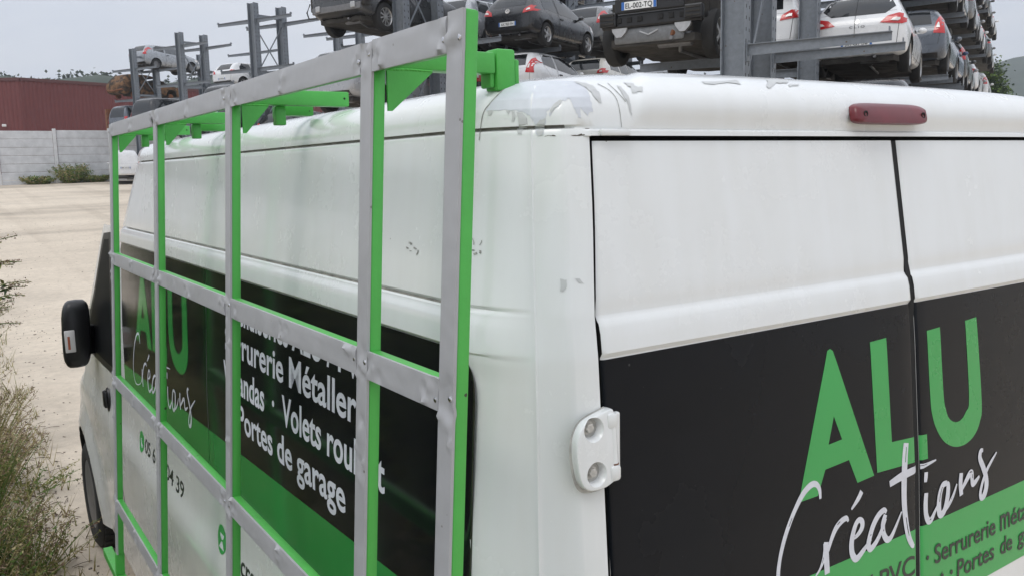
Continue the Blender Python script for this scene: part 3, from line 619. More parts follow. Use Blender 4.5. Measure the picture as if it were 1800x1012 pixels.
# outlines of the worn patches on the rear corner, in metres on an oblique plane through the corner
P_O, P_U, P_V = (-.90, .09, 2.38), (0.83254, -0.55397, 0.0), (-0.04266, -0.06412, 0.99703)
WORN = {
  'big': [(-0.027, -0.0149), (-0.0188, -0.0045), (-0.0068, 0.0097), (0.0074, 0.0213), (0.022, 0.0273), (0.0462, 0.0292), (0.0698, 0.0297), (0.0926, 0.0292), (0.1115, 0.0268), (0.124, 0.021), (0.1333, 0.0093), (0.137, -0.0077), (0.1395, -0.0181), (0.1344, -0.0193), (0.1302, -0.0247), (0.1233, -0.0177), (0.1176, -0.0129), (0.1191, -0.0296), (0.1152, -0.0277), (0.1107, -0.0164), (0.1054, -0.0052), (0.1015, 0.002), (0.0959, -0.0022), (0.0902, -0.0015), (0.0851, -0.0103), (0.0794, -0.0129), (0.0706, -0.0248), (0.0703, -0.0211), (0.0748, -0.0101), (0.0671, -0.0174), (0.0649, -0.0285), (0.0627, -0.0452), (0.0596, -0.0535), (0.0521, -0.0534), (0.0475, -0.0487), (0.0498, -0.0434), (0.0469, -0.0338), (0.0404, -0.0234), (0.0311, -0.0186), (0.0198, -0.0156), (0.0006, -0.0139), (-0.0151, -0.0141), (-0.0231, -0.0187)],
  'd1': [(0.0132, -0.0164), (0.0188, -0.0165), (0.0176, -0.0259), (0.0165, -0.0319), (0.0132, -0.0315)],
  'd2': [(0.0207, -0.0169), (0.0292, -0.0195), (0.037, -0.0261), (0.0365, -0.0413), (0.0287, -0.0449), (0.0275, -0.0523), (0.0209, -0.0504), (0.0201, -0.0449), (0.0249, -0.0391), (0.0224, -0.0259)],
  'd3': [(-0.025, -0.0159), (-0.0161, -0.015), (-0.0212, -0.0226), (-0.0235, -0.0216)],
  'd4': [(0.0044, -0.0153), (0.0121, -0.0158), (0.0081, -0.022)],
  'd5': [(0.0902, -0.0015), (0.0851, -0.0103), (0.0794, -0.0129), (0.0706, -0.0248), (0.0728, -0.0156), (0.0807, -0.0046), (0.0884, -0.0002)],
  'd6': [(0.0498, -0.0434), (0.0477, -0.0394), (0.0573, -0.0302), (0.0649, -0.0285), (0.0627, -0.0452), (0.0596, -0.0535), (0.0521, -0.0534)],
  'b2': [(0.1135, 0.0268), (0.1271, 0.0253), (0.1423, 0.0198), (0.151, 0.009), (0.1541, -0.0063), (0.1505, -0.0062), (0.1436, -0.0004), (0.1385, 0.0092), (0.1258, 0.02)],
  'b3': [(0.1833, 0.0203), (0.1912, 0.0163), (0.1999, 0.0043), (0.2037, -0.0113), (0.205, -0.0268), (0.2029, -0.0267), (0.1995, -0.0092), (0.193, 0.0025)],
  'b4': [(0.1969, 0.0243), (0.2135, 0.023), (0.216, 0.0179), (0.2273, 0.0156), (0.226, 0.0087), (0.218, 0.0089), (0.2146, 0.006), (0.209, 0.0081), (0.2077, 0.0161)],
  'b5': [(0.3416, 0.024), (0.4218, 0.0262), (0.4265, 0.0182), (0.3985, 0.0217), (0.3517, 0.0194)],
  'b6': [(0.4959, 0.0274), (0.5518, 0.0275), (0.5365, 0.0204), (0.5113, 0.0206), (0.4853, 0.0098), (0.4817, 0.0145)],
  'b7': [(0.538, 0.0171), (0.5652, 0.0186), (0.5629, 0.0159), (0.5368, 0.0133)],
  'chip1': [(0.0808, -0.2658), (0.091, -0.2673), (0.089, -0.2781), (0.0846, -0.2848), (0.0803, -0.2833)],
  'chip2': [(0.1016, -0.2645), (0.1095, -0.2667), (0.1172, -0.2748), (0.1084, -0.2725)],
  's1': [(-0.1867, -0.2518), (-0.1718, -0.2465), (-0.1793, -0.2561), (-0.1622, -0.2532), (-0.172, -0.2594), (-0.1576, -0.259), (-0.1746, -0.2649), (-0.1844, -0.2623)],
  's2': [(-0.0527, -0.2189), (-0.0406, -0.2192), (-0.0419, -0.2333), (-0.0474, -0.2323), (-0.0494, -0.2369), (-0.053, -0.2321)],
  'k1': [(0.1513, 0.0226), (0.1686, 0.0126), (0.1795, -0.0011), (0.184, -0.0203), (0.1867, -0.0454)],
  'k2': [(0.169, 0.0235), (0.1849, 0.0065), (0.1953, -0.0063)],
  'k3': [(0.0096, 0.0243), (-0.0088, 0.0078), (-0.0228, -0.0063), (-0.031, -0.0177), (-0.0354, -0.035), (-0.0391, -0.0611)],
  'k4': [(0.0982, -0.0537), (0.1098, -0.0544), (0.1186, -0.0519), (0.1253, -0.0549)],
  'st1': [(0.0624, -0.0541), (0.069, -0.0545), (0.0737, -0.0537), (0.0793, -0.0543)],
  'scr2': [(-0.2194, -0.0035), (-0.2472, 0.0035), (-0.2411, 0.0034)],
}
def sp(name, keys, m, amp=0.0, off=.0008, st=None):
    for i, k in enumerate(keys):
        lp = WORN[k]
        if st: lps = [[(p.x, p.y) for p in q[0]] for q in stroke(lp, [st] * len(lp), 6)]
        else: lps = [jag(lp, amp, 3, i + 3)] if amp else [lp]
        shell_patch(name, lps, P_O, P_U, P_V, m, off + .00004 * i, .006)
sp('worn_lacquer', ['big'], M['primer_pale'], .0012, .0005)
sp('primer_patch', ['d1', 'd2', 'd3', 'd4', 'd5', 'd6', 'b2', 'b3', 'b4', 'b5', 'b6', 'b7'], M['primer'], .0010, .0008)
sp('paint_chip', ['chip1', 'chip2'], M['primer'], .0008, .0008)
for k_, n_ in (('s1', 6), ('s2', 5)):                               # each scuff: a few short broken scratches
    rr_ = random.Random(n_); P_ = WORN[k_]
    for j_ in range(n_):
        a_ = P_[rr_.randrange(len(P_))]; dx_ = rr_.uniform(-.006, .006); dz_ = rr_.uniform(-.005, .005)
        WORN['q'] = [(a_[0] - dx_, a_[1] - dz_), (a_[0] + dx_ * .3 + .001, a_[1] + dz_ * .2), (a_[0] + dx_, a_[1] + dz_)]
        sp('scuff', ['q'], M['scuff'], 0, .0008, rr_.choice((.0012, .002, .0032)))
sp('hairline_crack', ['k1', 'k2', 'scr2'], M['scuff'], 0, .0008, .0009)
sp('moulding_seam', ['k3'], M['scuff'], 0, .0008, .0013)
sp('seam_dirt', ['k4', 'st1'], M['grime'], .0012, .0005)
# --- hinge
def hinge(z0):
    """upper-left style door hinge cast in white with two bolts in round wells"""
    h = bmesh.new(); cy = rear_y(-.85, z0) ; tilt = math.atan2(.010, .12)
    def P(x, z, d): return Vector((x - .007, cy - d - (z0 - z) * .09, z))
    prof = [(-.812, .046), (-.815, .052), (-.832, .050), (-.868, .040), (-.884, .022), (-.889, 0), (-.888, -.028), (-.882, -.052), (-.868, -.064), (-.840, -.066), (-.820, -.060)]
    prof = round_curve(prof, {0, 10})
    lay = [(1.0, -.002), (1.0, .0095), (.992, .0122), (.972, .0138), (.94, .0143)]
    cx0 = -.842; rings = []
    for k, d in lay: rings.append([h.verts.new(P(cx0 + (x - cx0) * k, z0 + z * k, d)) for x, z in prof])
    for a in range(len(lay) - 1):
        for i in range(len(prof)): h.faces.new((rings[a][i], rings[a][(i + 1) % len(prof)], rings[a + 1][(i + 1) % len(prof)], rings[a + 1][i]))
    h.faces.new(rings[-1])
    dm = bmesh.new(); dv = [dm.verts.new(P(cx0 + (x - cx0) * 1.07 - .0012, z0 - .001 + z * 1.07, .0014)) for x, z in prof if x < -.82]; dm.faces.new(dv); obj('dirt_shade_rim', dm, M['grime_shade_pale'], van)  # rim plate: dirt ring plus the hinge's soft shade, painted as one colour
    ho = obj('hinge', h, M['paint'], van)
    w = bmesh.new()
    for dz in (.028, -.040): lathe(w, [(.0008, .0145), (-.006, .0155), (-.0115, .0172), (-.0142, .0190), (-.019, .022)], 'Y', 28, P(-.8535, z0 + dz, 0))
    cutw = obj('cutter', w, M['paint']); md = ho.modifiers.new('w', 'BOOLEAN'); md.operation = 'DIFFERENCE'; md.solver = 'EXACT'; md.object = cutw
    ho.data = bpy.data.meshes.new_from_object(ho.evaluated_get(bpy.context.evaluated_depsgraph_get())); ho.modifiers.clear(); bpy.data.objects.remove(cutw)
    bv = bmesh.new(); bv.from_mesh(ho.data); bv.to_mesh(ho.data); bv.free(); smooth_angle(ho, 30)
    for dz in (.028, -.040):
        b = bmesh.new(); c = P(-.8535, z0 + dz, 0)
        c = c + Vector((-.004, 0, .001)); lathe(b, [(-.001, .0112), (-.003, .0115), (-.004, .0105)], 'Y', 24, c); lathe(b, [(-.004, .0072), (-.0105, .0072), (-.0115, .0064)], 'Y', 6, c)
        obj('bolt', b, M['bolt'], ho)
    k = bmesh.new()
    a0, a1 = P(-.815, z0 + .036, .007), P(-.815, z0 - .040, .007)
    tube(k, [a0, a1], .0085, 16); ko = obj('hinge_pin', k, M['paint'], ho, smooth=False); smooth_angle(ko, 40)
    k = bmesh.new()
    for z_, l_ in ((z0 + .034, .026), (z0 - .047, .026)):
        c = P(-.817, z_, .007); box(k, c, (.021, .021, l_), bev=.006)
    ko = obj('knuckle', k, M['paint'], ho); smooth_angle(ko, 40)
    k = bmesh.new(); lathe(k, [(0, .0089), (.0022, .0089)], 'Z', 16, P(-.815, z0 - .0345, .007)); obj('rust_ring', k, M['rust'], ho)
    # door leaf of the hinge, tucked behind the knuckle
    k = bmesh.new(); c = P(-.807, z0 - .005, .004); box(k, c, (.016, .010, .10), bev=.003); obj('hinge_leaf', k, M['paint'], ho)
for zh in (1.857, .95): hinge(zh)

# --- high brake lamp on the rear header
def brake_lamp():
    y = lambda z: lerp(z, [2.335, 2.376, 2.40], [.002 - .0195, .010 - .018, .034 - .018])
    cx0, w, h = -.040, .122, .0215; zc = 2.3665
    bm = bmesh.new(); n = 40; rings = []
    def outl(k):
        o = []
        for i in range(n):
            t = 2 * math.pi * i / n; c, s = math.cos(t), math.sin(t)
            x = w * k * math.copysign(abs(c) ** .35, c); z = h * (1 - (1 - k) * 2.2) * math.copysign(abs(s) ** .42, s)
            if x < 0: x += .012 * (s) * .8
            o.append((cx0 + x, zc + z))
        return o
    for k, d in ((1.0, -.006), (1.0, .004), (.985, .009), (.94, .0125), (.8, .0135)):
        rings.append([bm.verts.new((x, y(z) - .0085 - d, z)) for x, z in outl(k)])
    for a in range(len(rings) - 1):
        for i in range(n): bm.faces.new((rings[a][i], rings[a][(i + 1) % n], rings[a + 1][(i + 1) % n], rings[a + 1][i]))
    bm.faces.new(rings[-1])
    o = obj('brake_lamp', bm, M['red_lens'], van); smooth_angle(o, 40)
    for sx in (-.098, .100):
        b = bmesh.new(); c = (cx0 + sx, y(zc) - .0085, zc - .002); lathe(b, [(-.0125, .0065), (-.0150, .0062), (-.0150, .0040), (-.0135, .0035)], 'Y', 16, c); obj('screw', b, M['seal'], o)
brake_lamp()
def trim():
    b = bmesh.new(); box(b, (-.757, -.0085, 2.3275), (.060, .010, .0105), bev=.003); o = obj('drip_cap', b, M['paint'], van); smooth_angle(o, 40)
    # dirt lying in the drip seam at the corner
    b = bmesh.new(); rnd = random.Random(5)
    for k in range(26):
        x = -.80 - rnd.random() ** 2 * .07; box(b, (x, lerp(x, [-.885, -.80], [.070, .003]) - .0015, 2.3305 + rnd.uniform(-.0025, .002)), (rnd.uniform(.003, .01), .003, rnd.uniform(.001, .003)))
    obj('dirt_specks', b, M['grime'], van)
    b = bmesh.new(); zs = np.linspace(.53, 2.314, 30)
    for a_ in range(len(zs) - 1):
        za, zb_ = zs[a_], zs[a_ + 1]; b.faces.new([b.verts.new((x, rear_y(0, z) + .0045, z)) for x, z in ((-.0084, za), (.0084, za), (.0084, zb_), (-.0084, zb_))])
    obj('centre_seal', b, M['seal'], van)
trim()

# --- side trim: front door window, handle, mirror, wheels
def side_decal(name, loops, off, m, parent=None, **k): return decal(name, loops, side_fn, off, m, parent or van, **k)
def front_end():
    fd = side_decal('front_door', [[[(3.30, .62), (4.10, .62), (4.2, .85), (4.62, .95), (4.56, 1.28), (4.05, 1.66), (3.58, 2.05), (3.30, 2.05)]]], .0015, M['paint'])
    for nm, lp in (('door_seam', [rect(3.292, .60, 3.299, 2.05)]),): side_decal(nm, [lp], .0012, M['seal'], fd)
    side_decal('window', [[[(3.42, 1.36), (4.26, 1.34), (4.30, 1.39), (3.92, 1.655), (3.56, 1.975), (3.42, 1.985)]]], .004, M['glass_dark'], fd)
    side_decal('window_frame', [[[(3.385, 1.325), (4.31, 1.305), (4.345, 1.39), (3.945, 1.675), (3.575, 2.005), (3.385, 2.02)], [(3.42, 1.36), (4.26, 1.34), (4.30, 1.39), (3.92, 1.655), (3.56, 1.975), (3.42, 1.985)]]], .004, M['plastic'], fd)
    b = bmesh.new(); c = side_fn(3.60, 1.165, .0); lathe(b, [(-.004, .034), (-.012, .032), (-.014, .026)], 'X', 24, (0, 0, 0))
    bmesh.ops.scale(b, vec=(1, 1.25, 1.9), verts=b.verts); bmesh.ops.translate(b, vec=c, verts=b.verts); box(b, c + Vector((-.020, 0, .005)), (.022, .05, .085), bev=.008)
    smooth_angle(obj('door_handle', b, M['plastic'], fd), 40)
    # windscreen and right-hand window, so that the cab reads from the other side too
    bm = bmesh.new(); zs = np.linspace(1.36, 2.04, 8)
    for k in range(len(zs) - 1):
        for i in range(8):
            f = []
            for zz, j in ((zs[k], i), (zs[k], i + 1), (zs[k + 1], i + 1), (zs[k + 1], i)):
                t = j / 8 * 2 - 1; hw = .80 - .08 * (zz - 1.36); x = hw * t; yF = lerp(zz, FZ, FV); f.append(bm.verts.new((x, yF + .006 - .10 * abs(t) ** 3, zz)))
            bm.faces.new(f)
    bmesh.ops.remove_doubles(bm, verts=bm.verts, dist=1e-4); smooth_angle(obj('windscreen', bm, M['glass'], van), 60)
    # mirror: black arm and housing with an indicator window
    a = bmesh.new(); bar(a, (-.955, 4.08, 1.40), (-1.045, 3.98, 1.42), .06, .16, bev=.02); box(a, (-.958, 4.10, 1.43), (.05, .17, .30), bev=.02)
    ar = obj('mirror', a, M['plastic'], van); smooth_angle(ar, 40)
    h = bmesh.new(); rings = []; n = 24
    for y_, k in ((3.905, .80), (3.912, .92), (3.93, 1.0), (3.99, 1.0), (4.03, .90), (4.055, .62)):
        rg = []
        for i in range(n):
            t = 2 * math.pi * i / n; c, s = math.cos(t), math.sin(t)
            rg.append(h.verts.new((-1.083 + .066 * k * math.copysign(abs(c) ** .45, c) + .012 * s, y_, 1.462 + .178 * k * math.copysign(abs(s) ** .55, s))))
        rings.append(rg)
    for a_ in range(len(rings) - 1):
        for i in range(n): h.faces.new((rings[a_][i], rings[a_][(i + 1) % n], rings[a_ + 1][(i + 1) % n], rings[a_ + 1][i]))
    h.faces.new(rings[0]); h.faces.new(rings[-1]); smooth_angle(obj('mirror_housing', h, M['plastic'], ar), 45)
    b = bmesh.new(); box(b, (-1.122, 3.903, 1.432), (.050, .012, .118), bev=.005); smooth_angle(obj('indicator', b, M['clear_lens'], ar), 40)
    b = bmesh.new(); box(b, (-1.128, 3.8975, 1.425), (.012, .004, .070), bev=.002); obj('indicator_bulb', b, M['amber'], ar)
front_end()
def van_wheel(x, y, s):
    w = bmesh.new(); R_, r_ = WHEEL_R, .205
    lathe(w, [(s * -.10, r_), (s * -.112, r_ + .02), (s * -.112, R_ - .05), (s * -.09, R_ - .012), (s * -.05, R_), (0, R_ + .002), (s * .05, R_), (s * .09, R_ - .012), (s * .112, R_ - .05), (s * .112, r_ + .02), (s * .10, r_)], 'X', 48, closed=True)
    for k in range(36):                                             # tread blocks
        t = 2 * math.pi * k / 36
        for dx in (-.06, 0, .06):
            box(w, (dx, (R_ + .003) * math.cos(t + dx * 2), (R_ + .003) * math.sin(t + dx * 2)), (.045, .045, .012), Matrix.Rotation(t + dx * 2 + math.pi / 2, 3, 'X'))
    t_ = obj('wheel', w, M['rubber'], van); t_.location = (x, y, WHEEL_R + .004); smooth_angle(t_, 40)
    b = bmesh.new(); lathe(b, [(s * .105, r_ + .004), (s * .09, r_ - .01), (s * .05, r_ - .03), (s * .045, .14), (s * .085, .11), (s * .09, .06), (s * .10, .055), (s * .102, .0)], 'X', 36)
    for k in range(5):
        t = 2 * math.pi * k / 5; lathe(b, [(s * .085, .012), (s * .105, .010)], 'X', 8, (0, .082 * math.cos(t), .082 * math.sin(t)))
    smooth_angle(obj('rim', b, M['steel_rim'], t_), 40)
for wx, s in ((-.905, -1), (.905, 1)):
    for wy in (WHEEL_Y, REAR_WHEEL_Y): van_wheel(wx, wy, s)
# ------------------------------------------------------------------ the green glass rack on the van's left side
RZS = [2.462, 2.008, 1.562, 1.098]          # tops of the four rails
PYS = [-.095, .162, .872, 1.600, 2.330]     # forward edge of each post
PW, PD, RH = .036, .021, .041
def rack_x(z): return -1.100 - (2.45 - z) * .066
def build_rack():
    rk = thing('glass_rack', 'green steel glazing rack with dented grey facing, bolted along the left of the white van', 'glass rack', (0, 0, 0))
    rnd = random.Random(11)
    zt, zb = 2.462, .885
    def bentpt(y, z, d):                                            # point on the outer plane, d inward
        return Vector((rack_x(z) + d, y, z))
    dents = []
    for i, py in enumerate(PYS):
        b = bmesh.new(); z1 = zt + (.006 if i == 0 else 0)
        p0, p1 = bentpt(py - PW / 2, zb, PD / 2), bentpt(py - PW / 2, z1, PD / 2); bar(b, p0, p1, PW, PD, up=(1, 0, 0), bev=.004)
        o = obj('post', b, M['green_paint'], rk); smooth_angle(o, 40)
    for k, rz_ in enumerate(RZS):
        for i in range(len(PYS) - 1):
            ya, yb = PYS[i], PYS[i + 1] - PW
            b = bmesh.new(); zc = rz_ - RH / 2
            bar(b, bentpt(ya - .0005, zc, PD / 2), bentpt(yb + .0005, zc, PD / 2), PD, RH, bev=.0035)
            o = obj('rail', b, M['green_paint'], rk); smooth_angle(o, 40)
    # grey foil facing with dents by the screws: real displaced sheet, 2 mm proud
    def facing(name, fn, L, wdt, marks, hang=.0):
        b = bmesh.new(); nl = max(12, int(L / .006)); nw = 8; g = []
        for a in range(nl + 1):
            row = []
            for c in range(nw + 1):
                s = a / nl * L; t = (c / nw - .5) * wdt; d = .0036
                for (ms, mt, md_, mr) in marks:
                    q = math.hypot(s - ms, (t - mt)); d += md_ * math.exp(-(q / mr) ** 2)
                d += .0008 * noise.noise(Vector((s * 9, t * 25, L * 7 + ms0[0]))) + .0005 * noise.noise(Vector((s * 60, t * 60, L)))
                d = max(d, .0012)
                if c in (0, nw): d = min(d, .0030)
                row.append(b.verts.new(fn(s, t, d)))
            g.append(row)
        for a in range(nl):
            for c in range(nw): b.faces.new((g[a][c], g[a + 1][c], g[a + 1][c + 1], g[a][c + 1]))
        be = [e for e in b.edges if len(e.link_faces) == 1]; q = bmesh.ops.extrude_edge_only(b, edges=be)
        for v in q['geom']:
            if isinstance(v, bmesh.types.BMVert): v.co.x += .0042
        o = obj(name, b, M['grey_foil'], rk); smooth_angle(o, 50); return o
    ms0 = [0]
    def marks_at(sp, big):
        m = []
        for s in sp:
            for q in range(3 if big else 2):
                m.append((s + rnd.uniform(-.022, .022), rnd.uniform(-.014, .014), rnd.choice((-1, 1, 1)) * rnd.uniform(.002, .0062 if big else .0035), rnd.uniform(.004, .012)))
            m.append((s + rnd.choice((-.018, .018)), rnd.uniform(-.008, .008), -.006, .005)); m.append((s + rnd.uniform(-.03, .03), rnd.choice((-1, 1)) * .017, .006, .006))
        return m
    for i, py in enumerate(PYS):
        ms0[0] = i * 3.1; L = zt - zb + (.006 if i == 0 else 0)
        mk = marks_at([L - (zt - (r - RH / 2)) - (.006 if i == 0 else 0) for r in RZS], True) + marks_at([rnd.uniform(.2, L - .1) for _ in range(3)], False)
        facing('grey_facing', lambda s, t, d, py=py: Vector((rack_x(zb + s) - d, py - PW / 2 + t, zb + s)), L, PW + .001, mk)
    for k, rz_ in enumerate(RZS):
        for i in range(len(PYS) - 1):
            ms0[0] = k * 5.3 + i * 1.7; ya, yb = PYS[i] + .0012, PYS[i + 1] - PW - .0012; L = yb - ya
            mk = marks_at([.02, L - .02], True) + (marks_at([L / 2], False) if L > .4 else [])
            facing('grey_facing', lambda s, t, d, ya=ya, z_=rz_: Vector((rack_x(z_ - RH / 2 + t) - d, ya + s, z_ - RH / 2 + t)), L, RH + (.004 if k == 0 else .001), mk)
    # screws at the crossings
    for i, py in enumerate(PYS):
        for k, rz_ in enumerate(RZS):
            for dy in ((.018,) if i == 4 else (-.010, .022)):
                b = bmesh.new(); c = Vector((rack_x(rz_ - RH / 2) - .003, py - PW / 2 + dy * 1.2, rz_ - RH / 2 + rnd.uniform(-.008, .008))); lathe(b, [(0, .0042), (-.0016, .0038), (-.0022, .002)], 'X', 10, c); obj('screw', b, M['chrome'], rk)
    # arms over the roof edge with gusset plates and feet
    ends = [-.842, -.830, -.898, -.832]
    for i, (py, xe) in enumerate(zip(PYS[1:], ends)):
        yc = py - PW / 2; x0 = rack_x(2.44) + PD + .0005; b = bmesh.new(); z1, z0 = 2.4585, 2.4255
        if i == 0: xe = -.888
        bar(b, (x0, yc, (z0 + z1) / 2), (xe, yc, (z0 + z1) / 2), .034, z1 - z0, bev=.003); o = obj('arm', b, M['green_paint'], rk); smooth_angle(o, 40)
        if i == 1 or i == 3:
            h = bmesh.new(); lathe(h, [(0, .0025), (-.0006, .0025)], 'Y', 10, (xe - .012, yc - .0171, 2.443)); obj('bolt_hole', h, M['seal'], rk)
        g = bmesh.new(); gl = .075 if i == 0 else .058
        pr = [(x0 - .001, z0 - .0003), (x0 + gl, z0 - .0003), (x0 + gl, z0 - .004), (x0 + .006, z0 - .062), (x0 - .001, z0 - .062)]
        fr = [g.verts.new((x, yc - .0185, z)) for x, z in pr]; bk = [g.verts.new((x, yc - .0145, z)) for x, z in pr]
        g.faces.new(fr); g.faces.new(bk[::-1])
        for a in range(5): g.faces.new((fr[a], fr[(a + 1) % 5], bk[(a + 1) % 5], bk[a]))
        obj('gusset_plate', g, M['green_paint'], rk)
        w = bmesh.new(); tube(w, [(x0 + .004, yc - .0175, z0 - .002), (x0 + gl * .5, yc - .0175, z0 - .001), (x0 + gl, yc - .0175, z0 - .002)], .0022, 6); obj('weld_seam', w, M['weld'], rk)
        # roof feet
        f = bmesh.new()
        if i == 0:
            box(f, (-.868, yc, 2.432), (.036, .036, .066), bev=.004); box(f, (-.845, yc, 2.430), (.009, .030, .040), bev=.003); box(f, (-.891, yc + .003, 2.430), (.009, .030, .052), bev=.003)
        else:
            box(f, (-.930, yc + .075, 2.420), (.085, .030, .024), bev=.003); box(f, (-.985, yc + .020, 2.404), (.024, .024, .042), bev=.003)
        smooth_angle(obj('roof_foot', f, M['green_paint'], rk), 40)
    # sill that carries the panes along the bottom
    b = bmesh.new(); xs = rack_x(.90)
    bar(b, (-1.198, 2.60, .785), (-1.198, -.15, .785), .034, .034, bev=.003); smooth_angle(obj('pane_sill', b, M['green_paint'], rk), 40)
    for i, py in enumerate(PYS):
        b = bmesh.new(); bar(b, (rack_x(.86) + PD / 2, py - PW / 2, .884), (rack_x(.79) + PD / 2, py - PW / 2, .803), .021, .03, up=(1, 0, 0), bev=.002); obj('sill_bracket', b, M['green_paint'], rk)
    for py in (PYS[1], PYS[3]):
        b = bmesh.new(); bar(b, (rack_x(.93) + PD + .0005, py - PW / 2, .93), (-1.012, py - PW / 2, .93), .03, .03, bev=.002); obj('body_bracket', b, M['green_paint'], rk)
    return rk
rack = build_rack()
